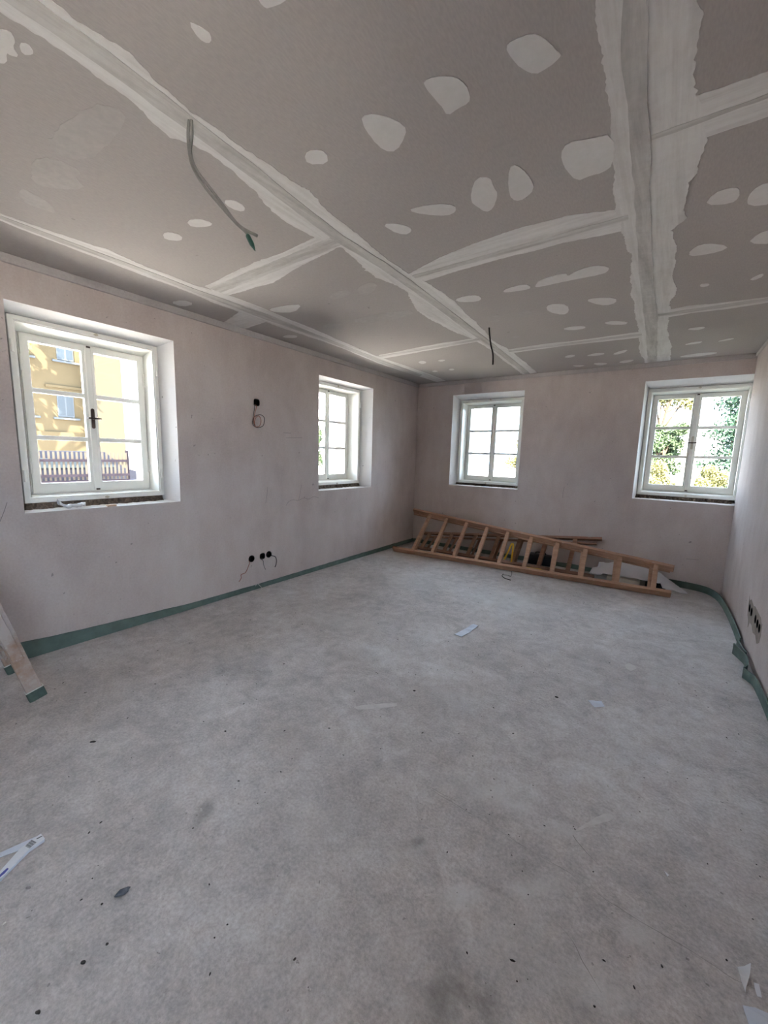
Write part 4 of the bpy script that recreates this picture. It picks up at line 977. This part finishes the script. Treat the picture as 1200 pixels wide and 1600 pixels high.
def house(name, label, x0, x1, y0, y1, h, wallm, roofm, wins=(), rh=2.2, e=0.4):
    """plain rendered house; wins = (y, z, width, height) on the face at x1"""
    root = empty(name, ((x0+x1)/2, (y0+y1)/2, GZ), label, 'building')
    bm = bmesh.new(); bbox(bm, (x0, y0, GZ), (x1, y1, h)); adopt(mob('wall', bm, M[wallm]), root)
    bm = bmesh.new()
    a = [bm.verts.new(c) for c in ((x0-e, y0-e, h), (x1+e, y0-e, h), (x1+e, y1+e, h), (x0-e, y1+e, h), ((x0+x1)/2, y0-e, h+rh), ((x0+x1)/2, y1+e, h+rh))]
    for f in ((0,3,2,1), (0,1,4), (2,3,5), (1,2,5,4), (3,0,4,5)): bm.faces.new([a[i] for i in f])
    adopt(mob('roof', bm, M[roofm]), root)
    for y, z, w, hh in wins:
        f = 0.09
        bm = bmesh.new(); bbox(bm, (x1-0.02, y-w/2, z), (x1+0.03, y+w/2, z+hh)); win = adopt(mob('window', bm, M['far_frame']), root)
        for q in (-1, 1):
            c = y + q*w/4
            bm = bmesh.new(); bbox(bm, (x1+0.02, c-w/4+f/2, z+f), (x1+0.036, c+w/4-f/2, z+hh-f)); pn = mob('pane', bm, M['far_glass']); pn.parent = win
        bm = bmesh.new(); bbox(bm, (x1-0.02, y-w/2-0.25, z-0.16), (x1+0.14, y+w/2+0.25, z-0.05)); adopt(mob('window_sill', bm, M['far_frame']), root)
    return root
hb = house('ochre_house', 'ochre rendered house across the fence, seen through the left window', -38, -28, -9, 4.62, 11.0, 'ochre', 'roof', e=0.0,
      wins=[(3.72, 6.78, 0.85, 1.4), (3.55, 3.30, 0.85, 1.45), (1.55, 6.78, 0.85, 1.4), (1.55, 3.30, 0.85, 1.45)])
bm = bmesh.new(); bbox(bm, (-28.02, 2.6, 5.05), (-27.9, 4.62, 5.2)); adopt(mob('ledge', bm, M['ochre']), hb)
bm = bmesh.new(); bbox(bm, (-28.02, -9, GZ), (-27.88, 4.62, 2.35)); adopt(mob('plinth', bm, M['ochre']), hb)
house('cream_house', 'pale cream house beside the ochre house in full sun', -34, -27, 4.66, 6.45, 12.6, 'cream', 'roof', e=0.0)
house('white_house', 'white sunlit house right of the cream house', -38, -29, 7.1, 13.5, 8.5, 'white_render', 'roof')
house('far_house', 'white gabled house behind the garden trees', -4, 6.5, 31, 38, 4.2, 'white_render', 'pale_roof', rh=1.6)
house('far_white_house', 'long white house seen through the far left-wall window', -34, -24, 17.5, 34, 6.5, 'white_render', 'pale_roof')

root = empty('picket_fence', (-14, -1, GZ), 'weathered picket fence on a low wall outside the left window', 'fence')
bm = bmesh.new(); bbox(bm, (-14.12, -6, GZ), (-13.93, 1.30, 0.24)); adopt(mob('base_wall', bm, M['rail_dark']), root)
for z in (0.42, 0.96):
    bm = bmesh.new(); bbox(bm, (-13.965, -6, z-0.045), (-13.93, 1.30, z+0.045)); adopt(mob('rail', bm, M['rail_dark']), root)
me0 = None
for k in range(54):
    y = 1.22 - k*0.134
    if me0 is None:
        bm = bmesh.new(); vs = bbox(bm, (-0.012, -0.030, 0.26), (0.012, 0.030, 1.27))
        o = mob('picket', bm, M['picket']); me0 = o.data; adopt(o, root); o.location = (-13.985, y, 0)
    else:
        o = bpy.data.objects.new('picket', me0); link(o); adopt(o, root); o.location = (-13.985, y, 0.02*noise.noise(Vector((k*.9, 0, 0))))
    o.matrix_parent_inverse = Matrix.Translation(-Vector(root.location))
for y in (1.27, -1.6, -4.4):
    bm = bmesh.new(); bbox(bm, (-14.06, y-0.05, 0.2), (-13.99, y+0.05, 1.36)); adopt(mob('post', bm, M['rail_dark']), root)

def car(name, x, y, col, label, k=1.0):
    m = simple(name + '_paint', col, 0.5, 0.0, spec=0.2)
    root = empty(name, (x, y, GZ), label, 'car')
    # tall van outline, side view (along y, height)
    prof = [(-2.3, .32), (-2.35, .80), (-2.30, 1.62), (-2.15, 1.76), (1.10, 1.78), (1.75, 1.15), (2.30, .98), (2.40, .65), (2.36, .32)]
    bm = bmesh.new(); r = []
    for sx, ins in ((-0.84, 0), (0.84, 0)):
        r.append([bm.verts.new((x + sx*(0.93 if z > 1.5 else 1.0), y + q, GZ + z)) for q, z in prof])
    bm.faces.new(r[0]); bm.faces.new(r[1][::-1]); n = len(prof)
    for i in range(n): bm.faces.new((r[0][i], r[0][(i+1) % n], r[1][(i+1) % n], r[1][i]))
    adopt(mob('car_body', bm, m), root)
    for sx in (-1, 1):
        bm = bmesh.new(); f = [bm.verts.new((x + sx*(0.846 if z < 1.3 else 0.79), y + q, GZ + z)) for q, z in ((-2.1, 1.15), (-2.1, 1.6), (1.0, 1.62), (1.45, 1.18))]; bm.faces.new(f)
        adopt(mob('side_window', bm, M['far_glass']), root)
        for q in (-1.3, 1.3):
            bm = bmesh.new(); tube(bm, [(x + sx*0.66, y+q, GZ+.31), (x + sx*0.86, y+q, GZ+.31)], 0.31, 20); adopt(mob('wheel', bm, M['black']), root)
car('dark_van', -15.6, -0.3, (0.006, 0.0065, 0.012), 'dark van parked right behind the picket fence', 1.22)


def foliage_mesh(name, clumps, n, size, mat, seed, droop=0.0):
    r = np.random.default_rng(seed)
    c = np.array([q[:3] for q in clumps]); rad = np.array([q[3:6] for q in clumps])
    wgt = rad.prod(1)**(2/3); idx = r.choice(len(clumps), n, p=wgt/wgt.sum())
    d = r.normal(size=(n, 3)); d /= np.linalg.norm(d, axis=1)[:, None]
    p = c[idx] + d*rad[idx]*(r.random(n)**0.45)[:, None]
    a = r.normal(size=(n, 3)); a /= np.linalg.norm(a, axis=1)[:, None]
    b = np.cross(a, r.normal(size=(n, 3))); b /= np.linalg.norm(b, axis=1)[:, None]
    s = size*(0.6 + 0.8*r.random(n))[:, None]
    V = np.stack([p - a*s, p + b*s*0.45, p + a*s, p - b*s*0.45], 1).reshape(-1, 3)
    me = bpy.data.meshes.new(name); F = np.arange(4*n).reshape(-1, 4)
    me.from_pydata(V.tolist(), [], F.tolist()); me.materials.append(M[mat])
    return me
def tree(name, label, base, trunk_h, clumps, n, size, mat, seed, r0=0.16, lean=(0, 0)):
    root = empty(name, base, label, 'tree' if 'bush' not in name else 'bush')
    b = Vector(base); top = b + Vector((lean[0], lean[1], trunk_h))
    bm = bmesh.new(); tube(bm, spline([b, b.lerp(top, .4) + Vector((.1, .06, 0)), top], 5), [r0*(1-0.6*i/10) for i in range(11)], 9)
    adopt(mob('trunk', bm, M['bark'], smooth=True), root)
    for q in clumps[:7]:
        e = Vector(q[:3]); s = b.lerp(top, 0.55 + 0.4*rng.random())
        bm = bmesh.new(); tube(bm, spline([s, s.lerp(e, .5) + Vector((0, 0, .12*(e-s).length*0.4)), e], 4), [r0*0.42*(1-0.08*i) for i in range(9)], 7)
        adopt(mob('branch', bm, M['bark'], smooth=True), root)
    o = link(bpy.data.objects.new('foliage', foliage_mesh('foliage', clumps, n, size, mat, seed))); adopt(o, root); o['kind'] = 'stuff'
    return root
def blob(c, r, n, seed, rr=0.45):
    R = random.Random(seed); out = []
    for _ in range(n):
        v = Vector((R.gauss(0, 1), R.gauss(0, 1), R.gauss(0, 1))).normalized()*R.random()**0.4
        k = R.uniform(0.7, 1.3)*rr
        out.append((c[0]+v.x*r[0], c[1]+v.y*r[1], c[2]+v.z*r[2], r[0]*k, r[1]*k, r[2]*k*0.8))
    return out
# crown that dapples the ochre facade
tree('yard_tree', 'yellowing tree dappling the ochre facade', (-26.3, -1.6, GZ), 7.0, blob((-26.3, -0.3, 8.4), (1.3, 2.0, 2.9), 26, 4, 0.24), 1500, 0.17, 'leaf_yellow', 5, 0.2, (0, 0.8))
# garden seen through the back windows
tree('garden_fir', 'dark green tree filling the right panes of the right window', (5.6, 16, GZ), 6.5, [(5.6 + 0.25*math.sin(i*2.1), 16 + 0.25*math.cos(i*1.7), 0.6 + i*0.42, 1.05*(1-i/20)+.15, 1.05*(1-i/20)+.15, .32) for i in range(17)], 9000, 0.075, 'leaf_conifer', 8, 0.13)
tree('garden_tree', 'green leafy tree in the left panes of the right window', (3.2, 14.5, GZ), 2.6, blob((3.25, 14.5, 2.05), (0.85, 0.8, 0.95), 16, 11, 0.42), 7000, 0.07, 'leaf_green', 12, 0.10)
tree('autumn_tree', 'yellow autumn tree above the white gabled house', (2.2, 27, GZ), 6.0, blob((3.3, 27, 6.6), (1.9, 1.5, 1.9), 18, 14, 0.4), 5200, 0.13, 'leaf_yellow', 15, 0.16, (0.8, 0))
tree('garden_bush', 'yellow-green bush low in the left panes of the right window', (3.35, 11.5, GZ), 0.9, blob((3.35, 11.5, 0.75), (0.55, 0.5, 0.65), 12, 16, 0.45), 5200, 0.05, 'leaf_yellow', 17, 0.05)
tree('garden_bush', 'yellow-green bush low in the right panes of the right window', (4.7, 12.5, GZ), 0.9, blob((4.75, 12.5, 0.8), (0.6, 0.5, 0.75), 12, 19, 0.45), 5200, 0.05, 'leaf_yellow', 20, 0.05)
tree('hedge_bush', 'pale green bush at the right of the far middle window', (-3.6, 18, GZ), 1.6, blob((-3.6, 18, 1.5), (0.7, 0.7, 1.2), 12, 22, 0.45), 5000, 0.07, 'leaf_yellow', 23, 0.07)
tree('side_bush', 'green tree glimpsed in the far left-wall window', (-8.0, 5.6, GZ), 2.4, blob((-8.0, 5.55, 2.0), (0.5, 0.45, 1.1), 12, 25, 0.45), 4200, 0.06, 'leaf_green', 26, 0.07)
